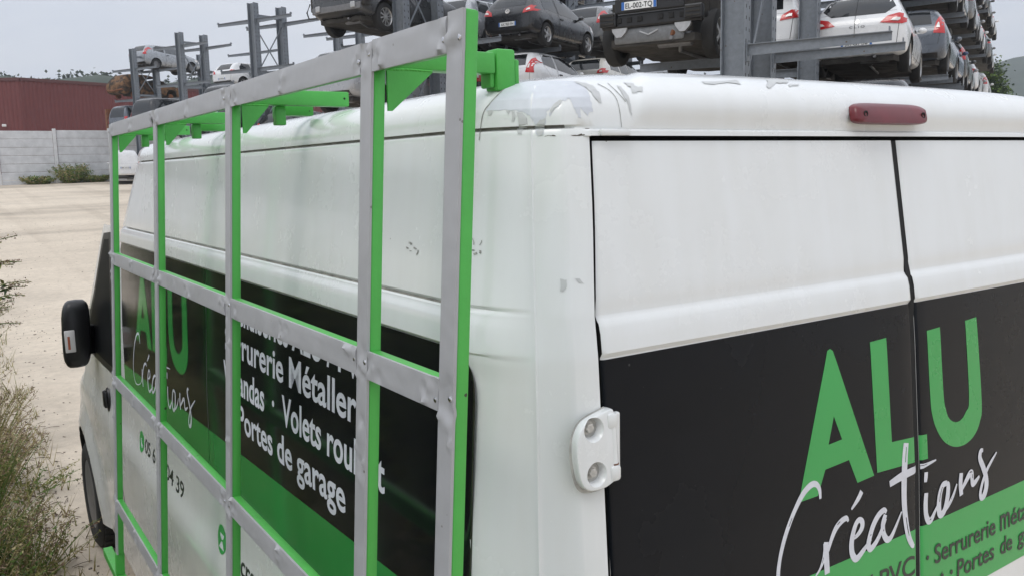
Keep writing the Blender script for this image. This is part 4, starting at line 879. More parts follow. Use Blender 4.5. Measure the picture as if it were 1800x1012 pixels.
# ------------------------------------------------------------------ wrecked cars and the cantilever racks that carry them
def paint(name, col, rough=.28, dirt=.05, metal=0.0):
    return mat('car_paint_' + name, col, rough, metal=metal, coat=.6, var=dirt, vscale=2.5, rvar=.1)
PAINT = dict(white=paint('white', (.72, .73, .74)), black=paint('black', (.014, .015, .018)), anthracite=paint('anthracite', (.055, .058, .062), metal=.3), grey=paint('grey', (.17, .175, .18), metal=.3),
             silver=paint('silver', (.36, .37, .39), metal=.35), blue=paint('blue', (.035, .06, .14), metal=.2), lightblue=paint('light_blue', (.30, .37, .50), metal=.2), slate=paint('slate', (.10, .115, .14), metal=.3), cream=paint('cream', (.62, .60, .55)), red=paint('red', (.30, .02, .02)),
             opel=paint('steel_blue', (.33, .35, .375), metal=.3))
CAR = {
 'hatch': dict(L=4.0, W=1.72, H=1.47, wb=2.52, ry=.72, R=.31, top=[(0, .78), (.03, .90), (.09, .98), (.24, 1.19), (.42, 1.36), (.60, 1.43), (1.2, 1.47), (1.9, 1.46), (2.35, 1.40), (2.75, 1.19), (3.05, 1.01), (3.3, .95), (3.6, .87), (3.85, .75), (3.95, .66), (4.0, .58)], belt0=.90, belt1=.84,
   rear=[(-.50, 1.02), (.50, 1.02), (.44, 1.335), (-.44, 1.335)], lamp=[(.47, .80), (.80, .84), (.82, .98), (.66, .99), (.50, .90)], plate=.56, win=[[(.58, .965), (1.36, .925), (1.36, 1.36), (.86, 1.36), (.62, 1.17)], [(1.44, .92), (2.84, .875), (2.66, 1.06), (2.26, 1.335), (1.9, 1.37), (1.44, 1.37)]]),
 'badge_hatch': dict(L=4.05, W=1.73, H=1.46, wb=2.58, ry=.72, R=.315, top=[(0, .80), (.03, .92), (.09, 1.0), (.24, 1.21), (.42, 1.37), (.60, 1.42), (1.2, 1.46), (1.9, 1.45), (2.35, 1.39), (2.75, 1.19), (3.05, 1.01), (3.3, .95), (3.6, .87), (3.87, .75), (4.0, .66), (4.05, .58)], belt0=.93, belt1=.85,
   rear=[(-.62, 1.13), (-.46, 1.005), (.46, 1.005), (.62, 1.13), (.50, 1.35), (-.50, 1.35)], lamp=[(.38, .835), (.74, .79), (.85, .84), (.85, .955), (.68, .985), (.50, .945)], plate=.46, win=[[(.66, 1.06), (1.36, .955), (1.36, 1.35), (.92, 1.36), (.70, 1.2)], [(1.44, .945), (2.84, .885), (2.66, 1.06), (2.26, 1.325), (1.9, 1.36), (1.44, 1.36)]]),
 'tall_hatch': dict(L=4.0, W=1.72, H=1.50, wb=2.5, ry=.70, R=.31, top=[(0, .80), (.03, .95), (.08, 1.04), (.20, 1.24), (.33, 1.40), (.48, 1.47), (1.2, 1.50), (1.9, 1.49), (2.4, 1.42), (2.8, 1.20), (3.1, 1.03), (3.35, .96), (3.62, .87), (3.85, .75), (3.95, .66), (4.0, .58)], belt0=1.02, belt1=.88,
   rear=[(-.52, 1.06), (.52, 1.06), (.45, 1.37), (-.45, 1.37)], lamp=[(.56, .86), (.78, .84), (.74, 1.14), (.66, 1.26), (.60, 1.10)], plate=.72, win=[[(.62, 1.10), (1.30, 1.02), (1.34, 1.38), (.90, 1.39), (.68, 1.27)], [(1.40, 1.01), (2.86, .91), (2.70, 1.08), (2.30, 1.36), (1.9, 1.40), (1.43, 1.40)]]),
 'estate': dict(L=4.45, W=1.78, H=1.50, wb=2.65, ry=.88, R=.32, top=[(0, .82), (.03, .97), (.08, 1.06), (.22, 1.28), (.34, 1.42), (.5, 1.47), (1.5, 1.50), (2.2, 1.48), (2.7, 1.41), (3.1, 1.18), (3.4, 1.02), (3.7, .95), (4.0, .88), (4.28, .76), (4.4, .66), (4.45, .58)], belt0=.98, belt1=.88,
   rear=[(-.56, 1.06), (.56, 1.06), (.48, 1.38), (-.48, 1.38)], lamp=[(.50, .92), (.80, .92), (.80, 1.05), (.64, 1.07), (.52, 1.0)], plate=.76, win=[[(.42, 1.04), (1.10, 1.0), (1.12, 1.38), (.62, 1.37)], [(1.18, .995), (1.88, .96), (1.88, 1.40), (1.20, 1.39)], [(1.95, .955), (3.22, .90), (3.05, 1.06), (2.62, 1.34), (2.3, 1.39), (1.95, 1.40)]]),
 'suv': dict(L=4.4, W=1.82, H=1.66, wb=2.65, ry=.82, R=.34, top=[(0, .86), (.03, 1.02), (.08, 1.12), (.22, 1.38), (.36, 1.55), (.52, 1.62), (1.4, 1.66), (2.1, 1.64), (2.6, 1.56), (3.0, 1.30), (3.3, 1.12), (3.6, 1.06), (3.95, .98), (4.22, .84), (4.34, .72), (4.4, .62)], belt0=1.08, belt1=1.0,
   rear=[(-.54, 1.14), (.54, 1.14), (.46, 1.50), (-.46, 1.50)], lamp=[(.50, .98), (.82, .98), (.80, 1.13), (.64, 1.15), (.52, 1.06)], plate=.80, win=[[(.52, 1.15), (1.70, 1.08), (1.70, 1.53), (.84, 1.51), (.62, 1.38)], [(1.78, 1.08), (3.12, 1.02), (2.96, 1.18), (2.54, 1.49), (2.2, 1.53), (1.78, 1.54)]]),
 'people_carrier': dict(L=4.8, W=1.88, H=1.92, wb=3.0, ry=.95, R=.33, top=[(0, .95), (.02, 1.1), (.05, 1.25), (.12, 1.60), (.22, 1.82), (.4, 1.89), (1.5, 1.92), (2.8, 1.90), (3.3, 1.82), (3.75, 1.50), (4.1, 1.20), (4.3, 1.10), (4.5, 1.0), (4.68, .85), (4.76, .72), (4.8, .62)], belt0=1.14, belt1=1.06,
   rear=[(-.64, 1.18), (.64, 1.18), (.58, 1.74), (-.58, 1.74)], lamp=[(.72, .86), (.85, .86), (.82, 1.22), (.72, 1.22)], plate=.86, win=[[(.25, 1.22), (1.35, 1.20), (1.35, 1.74), (.34, 1.73)], [(1.43, 1.20), (2.45, 1.17), (2.45, 1.75), (1.43, 1.75)], [(2.52, 1.17), (3.95, 1.10), (3.75, 1.30), (3.30, 1.69), (3.1, 1.74), (2.52, 1.75)]]),
}
def car_body_bm(sp, crush=0, seed=0):
    L, Wd, H = sp['L'], sp['W'] / 2, sp['H']; ty = [a for a, b in sp['top']]; tz = [b for a, b in sp['top']]; bm = bmesh.new(); rings = []
    s = L / 4.0
    wy = [0, .03, .09, .24, .45, .7, 2.0, 3.2, 3.6, 3.85, 3.95, 4.0]; ww = [.77, .86, .93, .975, .995, 1, 1, .99, .96, .87, .78, .68]
    scr = [p for p in sp['top'] if p[1] > H - .075]; yr0, yr1 = scr[0][0], scr[-1][0]; rw = .665
    ys = sorted(set(ty + [1.55 * s]))
    rnd = random.Random(seed)
    for y in ys:
        wm = Wd * float(np.interp(y / s, wy, ww)); zt = float(np.interp(y, ty, tz)); belt = min(zt - .03, float(np.interp(y, [0, L * .75], [sp['belt0'], sp['belt1']])))
        zb = float(np.interp(y / s, [0, .06, .2, .6, 3.4, 3.8, 4.0], [.40, .33, .27, .22, .22, .23, .30])) * H / 1.47
        cab = max(0, min(1, (zt - belt - .03) / (H - sp['belt0'] - .1))); wr = wm * (.90 * (1 - cab) + rw * cab) if cab < 1 else wm * rw
        wbt = wm * .955; zm = zb + (belt - zb) * .48; mid = belt + (zt - belt) * .52
        pts = [(0, zb), (.55 * wm, zb), (.90 * wm, zb + .03), (.975 * wm, zb + .12), (wm, zm), (.99 * wm, zm + (belt - zm) * .55), (wbt, belt), (wbt + (wr - wbt) * .52, mid), (wr + .015, zt - .05 * cab - .008), (wr - .09, zt - .012 * cab - .003), (0, zt)]
        ring = []
        for sx in (1, -1):
            for i, (x, z) in enumerate(pts):
                if sx < 0 and i in (0, len(pts) - 1): continue
                p = Vector((sx * x, y, z))
                if crush:
                    k = crush * max(0, 1 - y / 1.0 if crush > 0 else 0); p.z += .10 * noise.noise(p * 2.3 + Vector((seed, 0, 0))) * k; p.y += .18 * k * noise.noise(p * 2 + Vector((0, seed, 0)))
                ring.append(p)
        n = len(pts); order = list(range(n)) + [n + (n - 3 - k) for k in range(n - 2)]
        rings.append([bm.verts.new(ring[i]) for i in order])
    for a in range(len(rings) - 1):
        for i in range(len(rings[0])): bm.faces.new((rings[a][i], rings[a][(i + 1) % len(rings[0])], rings[a + 1][(i + 1) % len(rings[0])], rings[a + 1][i]))
    n = len(sp['top']) and 11
    for ring, fl in ((rings[0], 0), (rings[-1], 1)):
        m_ = len(ring)                                              # close the ends with quads across
        for i in range(10):
            a, b, c, d = ring[i], ring[i + 1], ring[(m_ - i - 1) % m_], ring[(m_ - i) % m_]
            fv = []
            for v in (a, b, c, d):
                if v not in fv: fv.append(v)
            if len(fv) > 2: bm.faces.new(fv)
    return bm
def eval_mods(o):
    me = bpy.data.meshes.new_from_object(o.evaluated_get(bpy.context.evaluated_depsgraph_get())); o.modifiers.clear(); old = o.data; o.data = me; return o
def proj_bm(bvh, loops, axis, sgn, off, step=.08):
    """2D outlines thrown onto the body: axis 'x' -> loop (y,z) from side sgn; axis 'y' -> loop (x,z) from end sgn"""
    bm = bmesh.new()
    for lp in loops: flat_poly(bm, lp if isinstance(lp[0][0], (tuple, list)) else [lp])
    chop(bm, step); bmesh.ops.remove_doubles(bm, verts=bm.verts, dist=1e-5); bad = []
    for v in bm.verts:
        if axis == 'x': p = Vector((sgn * 3, v.co.x, v.co.y)); d = Vector((-sgn, 0, 0))
        else: p = Vector((v.co.x, -3 if sgn < 0 else 8, v.co.y)); d = Vector((0, -sgn, 0))
        h, no, ix, ds = bvh.ray_cast(p, d, 12)
        if h is None: bad.append(v); continue
        v.co = h + no * off
    bmesh.ops.delete(bm, geom=bad, context='VERTS'); return bm
def ring_loop(lp, w):
    c = Vector((sum(p[0] for p in lp) / len(lp), sum(p[1] for p in lp) / len(lp))); o = []
    for p in lp:
        d = Vector(p) - c; k = max(.2, 1 - w / max(.05, d.length)); o.append(tuple(c + d * k))
    return [list(lp), o]
def car_wheel(parent, x, y, s, R, style, wd=.20, metal='alloy'):
    w = bmesh.new(); r_ = R * .66
    lathe(w, [(-wd / 2, r_), (-wd / 2 - .006, R * .82), (-wd * .42, R * .97), (-wd * .25, R), (wd * .25, R), (wd * .42, R * .97), (wd / 2 + .006, R * .82), (wd / 2, r_), (wd / 2 - .05, r_ - .01), (-wd / 2 + .05, r_ - .01)], 'X', 36, closed=True)
    for dx in (-.05, 0, .05): pass
    t = obj('wheel', w, M['rubber'], parent); t.location = (x, y, R); smooth_angle(t, 40)
    b = bmesh.new(); lathe(b, [(s * wd * .46, r_ + .004), (s * wd * .49, r_ - .006), (s * wd * .38, r_ - .022), (s * wd * .10, r_ - .03)], 'X', 36, cap=False)
    if style == 0:
        lathe(b, [(s * .055, r_ - .025), (s * .075, r_ * .6), (s * .082, r_ * .3), (s * .085, 0)], 'X', 24)
    else:
        n = {1: 5, 2: 10, 3: 5}[style]
        for k in range(n):
            for q in ((-.12, .12) if style == 3 else (0,)):
                a = 2 * math.pi * k / n + q; a2 = a + (.22 if style == 2 else 0)
                bar(b, (s * .078, .03 * math.cos(a), .03 * math.sin(a)), (s * .070, (r_ - .012) * math.cos(a2), (r_ - .012) * math.sin(a2)), .030 if style != 1 else .055, .022, up=(1, 0, 0))
        lathe(b, [(s * .05, .062), (s * .088, .058), (s * .092, .03), (s * .092, 0)], 'X', 18)
    ri = obj('rim', b, M[metal], t); smooth_angle(ri, 35)
    d = bmesh.new(); lathe(d, [(s * .01, r_ - .03), (s * .018, .0)], 'X', 24); obj('brake_disc', d, M['under'], t)
PROTO = {}
def build_car(kind, sp, style=1, crush=0, seed=0, no_bumper=False, lamps=True):
    root = thing(kind, 'car', 'car'); L = sp['L']; mid = L / 2
    bm = car_body_bm(sp, crush, seed); body = obj('body', bm, PAINT['grey'], root)
    md = body.modifiers.new('s', 'SUBSURF'); md.levels = 2; md.render_levels = 2; eval_mods(body)
    cb = bmesh.new()
    for wy in (sp['ry'], sp['ry'] + sp['wb']):
        for s in (-1, 1): lathe(cb, [(s * 1.3, sp['R'] + .055), (s * (sp['W'] / 2 - .30), sp['R'] + .055)], 'X', 32, (0, wy, sp['R'] + .015))
    if no_bumper: box(cb, (0, .17, .42 * sp['H'] / 1.47), (1.9, .66, .46))
    cut = obj('cutter', cb, M['under']); md = body.modifiers.new('b', 'BOOLEAN'); md.operation = 'DIFFERENCE'; md.object = cut; md.solver = 'EXACT'; md.material_mode = 'TRANSFER'
    eval_mods(body); bpy.data.objects.remove(cut); smooth_angle(body, 38)
    bvh = BVHTree.FromObject(body, bpy.context.evaluated_depsgraph_get())
    def pt(name, loops, axis, sgn, m, off=.004, parent=root, step=.08):
        b = proj_bm(bvh, loops, axis, sgn, off, step)
        if not b.verts: b.free(); return None
        o = obj(name, b, m, parent); return smooth_angle(o, 50)
    for s in (-1, 1):
        for i, w in enumerate(sp['win']): pt('window', [w], 'x', s, M['glass_pale'] if i and seed % 3 == 1 else M['glass'])
        w0 = sp['win'][-1]; yb0, yb1 = w0[0][0] - .04, w0[1][0] + .10; zt = max(p[1] for p in w0) + .03
        door = [(yb0, .34), (yb1 - .06, .34), (yb1, .60), (yb1 - .02, w0[1][1] + .02), (w0[2][0] + .06, w0[2][1] + .05), (w0[3][0] + .02, zt), (yb0, zt)]
        pt('door_seam', [ring_loop(door, .012)], 'x', s, M['seal'], .002)
        if len(sp['win']) > 2 or seed % 2 == 0:
            w1 = sp['win'][-2]; y0_ = max(w1[0][0] + .02, sp['ry'] + .36); door = [(y0_, .36), (yb0 - .02, .36), (yb0 - .02, zt - .01), (w1[-1][0] + .05, zt - .02), (w1[0][0] + .04, w1[0][1] - .05), (y0_ - .06, .72)]
            pt('door_seam', [ring_loop(door, .012)], 'x', s, M['seal'], .002)
        h = proj_bm(bvh, [rect(yb0 + .07, w0[0][1] - .15, yb0 + .24, w0[0][1] - .115)], 'x', s, .022); q = bmesh.ops.extrude_face_region(h, geom=h.faces[:])
        for v in q['geom']:
            if isinstance(v, bmesh.types.BMVert): v.co.x -= s * .025
        obj('door_handle', h, M['plastic'], root)
        hl = pt('headlamp', [[(L - .55, .70), (L - .18, .62), (L - .10, .70), (L - .30, .80), (L - .56, .84)]], 'x', s, M['clear_lens'], .004)
        if lamps:
            lp = sp['lamp']; b = proj_bm(bvh, [[(s * x, z) for x, z in lp]], 'y', -1, .012, .05); o = obj('tail_lamp', b, M['tail_red'], root); smooth_angle(o, 50)
            cx_ = sum(p[0] for p in lp) / len(lp); cz_ = sum(p[1] for p in lp) / len(lp); b2 = proj_bm(bvh, [[(s * (cx_ + (x - cx_) * .32 - .02), cz_ - .02 + (z - cz_) * .30) for x, z in lp]], 'y', -1, .028, .05); obj('reversing_lamp', b2, M['clear_lens'], o)
        m_ = bmesh.new(); yx = w0[1][0] - .17; zz = w0[1][1] + .09; xx = float(np.interp(.5, [0, 1], [sp['W'] / 2, sp['W'] / 2])) + .02
        bmesh.ops.create_icosphere(m_, subdivisions=2, radius=1); bmesh.ops.scale(m_, vec=(.085, .055, .06), verts=m_.verts); bmesh.ops.translate(m_, vec=(s * xx, yx, zz), verts=m_.verts); bar(m_, (s * (xx - .16), yx + .02, zz - .05), (s * xx, yx, zz - .03), .05, .03)
        smooth_angle(obj('mirror', m_, PAINT['black'] if seed % 2 else PAINT['grey'], root), 50)
    pt('rear_window', [sp['rear']], 'y', -1, M['glass'], .004)
    zg = sp['belt1'] + .08; pt('windscreen', [[(-.60, zg), (.60, zg), (.50, sp['H'] - .10), (-.50, sp['H'] - .10)]], 'y', 1, M['glass'], .004)
    if not no_bumper:
        pt('bumper_trim', [rect(-.66, .34, .66, .44)], 'y', -1, M['plastic'], .006)
        hz = sp['plate']; pt('tailgate_seam', [ring_loop([(-.66, hz - .10), (.66, hz - .10), (.72, sp['rear'][0][1] - .08), (-.72, sp['rear'][0][1] - .08)], .010)], 'y', -1, M['seal'], .002)
        b = proj_bm(bvh, [rect(-.26, hz - .055, .26, hz + .055)], 'y', -1, .012, .2); p_ = obj('number_plate', b, M['plate'], root)
        for sx in (-1, 1):
            b = proj_bm(bvh, [rect(sx * .245 - .02, hz - .053, sx * .245 + .02, hz + .053)], 'y', -1, .015, .2); obj('plate_band', b, M['plate_blue'], p_)
        tb = proj_bm_text(bvh, random.Random(seed).choice(['CV 381 KT', 'DA 604 NR', 'BR 127 LS', 'AX 950 FH']), -.19, .19, hz - .035, .07); obj('plate_lettering', tb, M['ink'], p_)
    # belly: pan, exhaust, axles
    u = bmesh.new(); nx, ny = 8, 18; g = []
    for j in range(ny + 1):
        y = .16 + (L - .32) * j / ny; g.append([u.verts.new(((i / nx - .5) * 1.36 * sp['W'] / 1.72 * (.9 if j in (0, ny) else 1), y, .20 * sp['H'] / 1.47 + .03 * noise.noise(Vector((i * .9, j * .7, seed))) - .012)) for i in range(nx + 1)])
    for j in range(ny):
        for i in range(nx): u.faces.new((g[j][i], g[j][i + 1], g[j + 1][i + 1], g[j + 1][i]))
    q = bmesh.ops.extrude_face_region(u, geom=u.faces[:])
    for v in q['geom']:
        if isinstance(v, bmesh.types.BMVert): v.co.z += .10
    ub = obj('underbody', u, M['under'], root)
    e = bmesh.new(); tube(e, [(.30, .10, .27), (.30, .5, .24), (.12, 1.0, .20), (.10, 2.4, .19), (.05, 3.0, .22)], .028, 8); obj('exhaust_pipe', e, M['steel_rim'], ub)
    e = bmesh.new(); lathe(e, [(-.26, .02), (-.24, .10), (.24, .10), (.26, .02)], 'X', 14, (.28, .34, .27)); obj('silencer', e, M['steel_rim'], ub)
    for wy in (sp['ry'], sp['ry'] + sp['wb']):
        e = bmesh.new(); tube(e, [(-.66, wy, sp['R']), (.66, wy, sp['R'])], .04, 8); obj('axle', e, M['under'], ub)
        for s in (-1, 1): car_wheel(root, s * (sp['W'] / 2 - .125), wy, s, sp['R'], style, metal='alloy' if style else 'steel_rim')
    # the root sits under the middle of the car
    for c in [o for o in bpy.data.objects if o.parent is root]: c.location.y -= mid
    return root
def proj_bm_text(bvh, s, x0, x1, z, h):
    bm = place_text(s, x0, x1, z, h, .012)
    for v in bm.verts:
        hh, no, ix, ds = bvh.ray_cast(Vector((v.co.x, -3, v.co.y)), Vector((0, 1, 0)), 12)
        v.co = (hh + Vector((0, -.016, 0))) if hh is not None else Vector((v.co.x, .1, v.co.y))
    return bm
KIDS = {}
def copy_tree(o, parent=None):
    c = o.copy(); COL.objects.link(c)
    if parent is not None: c.parent = parent
    for ch in list(o.children): copy_tree(ch, c)
    return c
VARIANT = {'badge_hatch': ('badge_hatch', 3, 0, 2), 'hatch_car': ('hatch', 1, 0, 0), 'small_car': ('tall_hatch', 0, 0, 1), 'estate_car': ('estate', 1, 0, 2), 'suv': ('suv', 2, 0, 4), 'people_carrier': ('people_carrier', 0, 0, 5), 'hatchback': ('hatch', 3, .5, 3), 'compact_car': ('tall_hatch', 3, .4, 6)}
USED = set()
def set_paint(root, m):
    for o in root.children:
        if o.name.split('.')[0] in ('body', 'mirror'):
            for sl in o.material_slots:
                if sl.material and sl.material.name.startswith('car_paint'): sl.link = 'OBJECT'; sl.material = m
HD = rad(64.6); E_ = Vector((math.sin(HD), math.cos(HD), 0)); N_ = Vector((math.cos(HD), -math.sin(HD), 0))     # along the rows / to their near side
def car(kind, rear, z, color, label, group=None, tilt=0.0, yaw=0.0, roll=0.0):
    if kind not in PROTO:
        k, st, cr, sd_ = VARIANT[kind]; PROTO[kind] = build_car(kind, CAR[k], st, cr, sd_); o = PROTO[kind]
    else: o = copy_tree(PROTO[kind])
    L = CAR[VARIANT[kind][0]]['L']; h = HD + yaw; f = Vector((math.sin(h), math.cos(h), 0)); c = Vector((rear[0], rear[1], 0)) + f * L / 2
    o.location = (c.x, c.y, z); o.rotation_euler = (tilt, roll, -h); set_paint(o, PAINT[color]); tag(o, label, 'van' if kind == 'people_carrier' else 'car', group); return o

# ---- racks
def column_bm(h):
    b = bmesh.new(); box(b, (0, 0, h / 2), (.30, .016, h)); box(b, (.158, 0, h / 2), (.016, .26, h)); box(b, (-.158, 0, h / 2), (.016, .26, h)); box(b, (0, 0, .012), (.5, .45, .024)); return b
def arm_bm(L):
    b = bmesh.new(); h = .145; n = [b.verts.new(p) for p in ((0, 0, -h), (L, 0, -.105), (L, 0, 0), (0, 0, 0))]
    f = b.faces.new(n); q = bmesh.ops.extrude_face_region(b, geom=[f])
    for v in q['geom']:
        if isinstance(v, bmesh.types.BMVert): v.co.y += .012
    bmesh.ops.translate(b, vec=(0, -.006, 0), verts=b.verts); box(b, (L / 2, .002, .004), (L, .10, .010)); box(b, (.008, 0, -.09), (.016, .16, .25)); box(b, (L - .03, 0, .03), (.012, .09, .07)); return b
def holes_bm(h):
    b = bmesh.new(); k = .5
    while k < h - .1:
        for s in (-1, 1):
            for sy in (-.075, .075): box(b, (s * .1665, sy, k), (.003, .022, .045))
        k += .15
    return b
MESH = {}
def rack_row(name, base, cols, tiers, label, sides, height=7.6, skip=()):
    rk = thing(name, label, 'rack', (base[0], base[1], 0), 0, 'cantilever racks of the car store')
    if 'c' not in MESH:
        for k_, bm_, m_ in (('c', column_bm(height), 'galv'), ('a', arm_bm(1.8), 'galv'), ('h', holes_bm(height), 'seal')):
            o = obj('x', bm_, M[m_]); MESH[k_] = o.data; bpy.data.objects.remove(o)
    rot = -HD
    for i, s in enumerate(cols):
        p = E_ * s; zb = gz(base[0] + p.x, base[1] + p.y)
        c = bpy.data.objects.new('column', MESH['c']); COL.objects.link(c); c.parent = rk; c.location = (p.x, p.y, zb); c.rotation_euler = (0, 0, rot)
        h = bpy.data.objects.new('slot_row', MESH['h']); COL.objects.link(h); h.parent = c
        h['kind'] = 'stuff'
        for t in tiers:
            for sd_ in sides:
                if (i, sd_) in skip: continue
                if i > 5 and i % 2 and sd_ > 0: continue
                a = bpy.data.objects.new('arm', MESH['a']); COL.objects.link(a); a.parent = rk
                a.rotation_euler = (0, 0, rot + (0 if sd_ > 0 else math.pi)); q = N_ * (.168 * sd_); a.location = (p.x + q.x, p.y + q.y, zb + t)
        if i + 1 < len(cols) and i % 3 == 0:                          # cross bracing and ties between pairs of columns
            p2 = E_ * cols[i + 1]; z2 = gz(base[0] + p2.x, base[1] + p2.y); d = N_ * .06
            for lo, hi in ((.6, 2.6), (2.8, 4.9), (5.0, 6.9)):
                for a0, a1, k in ((lo, hi, 1), (hi, lo, -1)):
                    b = bmesh.new(); bar(b, p + d * k + Vector((0, 0, zb + a0)), p2 + d * k + Vector((0, 0, z2 + a1)), .012, .05); obj('brace', b, M['galv'], rk)
            for t in (.5, 2.7, 5.0, 7.15):
                b = bmesh.new(); bar(b, p + Vector((0, 0, zb + t)) + E_ * .02, p2 + Vector((0, 0, z2 + t)) - E_ * .02, .06, .11); obj('tie_beam', b, M['galv'], rk)
    return rk
TIER_A = [1.85, 3.75, 5.6, 7.4]; TIER = [1.6, 3.4, 5.2, 7.0]; TIER_B = [1.35, 3.17, 4.95, 6.8]; TIER_E = [1.2, 3.0, 4.8, 6.5]
A0, B0, C0, D0, E0 = (7.61, 7.14), (8.30, 18.33), (9.13, 32.15), (9.03, 43.2), (8.68, 52.6)
def cols(n): return [4.7 * (k // 2) + 1.45 * (k % 2) for k in range(n)]
rack_row('car_rack', A0, [0, 1.45, 4.7] + [9.7 + 4.7 * (k // 2) + 1.45 * (k % 2) for k in range(11)], TIER_A, 'nearest grey cantilever rack, rising right behind the white van roof', (1, -1), skip=((0, -1), (2, 1)))
rack_row('car_rack', B0, cols(7), TIER_B, 'grey cantilever rack carrying the wrecked dark suv and the black hatchback', (1, -1))
rack_row('car_rack', C0, cols(4), TIER, 'tall bare grey rack with empty arms against the sky', (1, -1))
rack_row('car_rack', D0, cols(3), TIER, 'grey rack with empty top arms just right of the silver-blue hatchback', (1, -1))
rack_row('car_rack', E0, cols(3), TIER_E, 'farthest grey rack, holding up the silver-blue hatchback and the burnt shell', (1, -1), height=6.35)
def spot(base, s, off): p = Vector((base[0], base[1], 0)) + E_ * s + N_ * off; return (p.x, p.y)
def lev(base, s, off, t): x, y = spot(base, s, off); return gz(x, y) + t + .012
def put(kind, base, tiers, tier, s, off, color, label, group, dz=0, **k):
    return car(kind, spot(base, s, off), lev(base, s + 2, off, tiers[tier]) + dz, color, label, group, **k)
G1 = 'wrecked cars stored on the racks'
# --- nearest rack, near side: long line of tails running away to the right
right = [  # tier, list of (kind, colour, words)
 (1, [('badge_hatch', 'white', 'white hatchback with chrome badge on the rack above the brake lamp'), ('small_car', 'slate', 'dark slate hatchback nose to tail just past the white badged hatchback'), ('hatch_car', 'blue', 'dark blue hatchback, second car past the white badged hatchback'), ('compact_car', 'anthracite', 'charcoal compact with tall red lamp, third past the white badged hatchback'),
      ('hatchback', 'silver', 'crumpled silver hatchback fourth past the white badged hatchback'), ('estate_car', 'white', 'white estate fifth past the white badged hatchback'), ('hatch_car', 'silver', 'silver hatchback sixth past the white badged hatchback'), ('small_car', 'white', 'white compact seventh past the white badged hatchback')]),
 (2, [('estate_car', 'cream', 'cream estate above the slate hatchback, its belly showing'), ('hatch_car', 'slate', 'slate hatchback with bright red lamp behind the cream estate'), ('small_car', 'grey', 'grey compact third along the tier of the cream estate'), ('hatchback', 'silver', 'silver hatchback fourth along the tier of the cream estate'),
      ('hatch_car', 'white', 'white hatchback fifth along the tier of the cream estate'), ('compact_car', 'anthracite', 'charcoal compact sixth along the tier of the cream estate'), ('estate_car', 'grey', 'grey estate seventh along the tier of the cream estate'), ('hatch_car', 'white', 'white hatchback eighth along the tier of the cream estate')]),
 (3, [('suv', 'black', 'black suv first on the topmost tier, seen from below'), ('hatch_car', 'blue', 'dark blue hatchback with red lamp second on the topmost tier'), ('small_car', 'slate', 'slate compact third on the topmost tier'), ('estate_car', 'anthracite', 'charcoal estate fourth on the topmost tier'), ('hatch_car', 'grey', 'grey hatchback fifth on the topmost tier'), ('hatchback', 'white', 'white hatchback last on the topmost tier')]),
 (0, [('suv', 'black', 'black suv, only its roof showing below the white badged hatchback'), ('small_car', 'silver', 'silver compact below the slate hatchback'), ('hatch_car', 'white', 'white hatchback on the lowest tier behind the silver compact'), ('compact_car', 'grey', 'grey compact fourth on the lowest tier'), ('hatch_car', 'silver', 'silver hatchback fifth on the lowest tier'), ('estate_car', 'anthracite', 'charcoal estate sixth on the lowest tier')])]
rj = random.Random(21)
GRP = {0: 'cars on the lowest tier of the nearest rack', 1: 'cars in line behind the white hatchback', 2: 'cars on the third tier of the nearest rack', 3: 'cars on the topmost tier of the nearest rack'}
CLIO = None
for tier, lst in right:
    s = {0: 4.0, 1: 5.05, 2: 10.1, 3: 18.2}[tier]
    for i, (k, c, l) in enumerate(lst):
        dx = rj.uniform(-.06, .1) if i else 0
        o = put(k, A0, TIER_A, tier, s, (.76 if tier == 1 and i == 0 else 1.04) + dx, c, l, GRP[tier], dz=-.15 if tier == 1 and i == 0 else 0, yaw=rj.uniform(-.02, .02) if i else -.02)
        if tier == 1 and i == 0: CLIO = o
        s += CAR[VARIANT[k][0]]['L'] + rj.uniform(.22, .5)
# --- nearest rack, far side
put('hatch_car', A0, TIER_A, 1, 4.7, -1.0, 'white', 'white hatchback glimpsed between the near grey columns', G1)
put('estate_car', A0, TIER_A, 0, .4, -1.0, 'anthracite', 'dark estate in shade below the car with the french plate', G1, dz=-.15)
put('suv', A0, TIER_A, 0, 5.2, -1.02, 'anthracite', 'charcoal suv low on the far side of the nearest rack, between the columns', G1)
put('estate_car', A0, TIER_A, 0, 10.0, -1.02, 'black', 'black estate in deep shade low behind the near columns', G1)
put('suv', A0, TIER_A, 1, 9.2, -1.02, 'slate', 'slate suv behind the white hatchback glimpsed between the columns', G1)
put('estate_car', A0, TIER_A, 2, 4.4, -1.0, 'white', 'white estate above the hatchback glimpsed between the columns', G1)
# --- second rack
SUVB = put('suv', B0, TIER_B, 2, -1.15, -1.08, 'anthracite', 'dark grey suv wreck without bumper, high on the rack behind the glazing rack', G1, yaw=.02, dz=.10)
put('estate_car', B0, TIER_B, 2, 3.55, -1.08, 'silver', 'silver estate with dark rear glass, partly behind the rack post tip', G1)
put('estate_car', B0, TIER_B, 1, -1.5, -1.15, 'silver', 'pale silver estate with roof rails just under the dark suv wreck', G1)
put('hatch_car', B0, TIER_B, 0, -.3, -1.1, 'white', 'white car low on the second rack, seen under the rack rail', G1)
put('hatchback', B0, TIER_B, 0, 1.5, 1.2, 'black', 'black crumpled car on the lowest tier of the second rack', G1)
GOLF = put('hatch_car', B0, TIER_B, 2, 2.9, 1.3, 'black', 'black hatchback with round badge, alloy wheels and red lamps', G1, dz=-.08)
put('small_car', B0, TIER_B, 2, 7.4, 1.25, 'grey', 'grey compact with tall red lamps nosed behind the black hatchback', G1, dz=.05)
put('compact_car', B0, TIER_B, 1, 2.75, 1.35, 'white', 'white hatchback with tall red lamp under the black hatchback', G1, dz=.10)
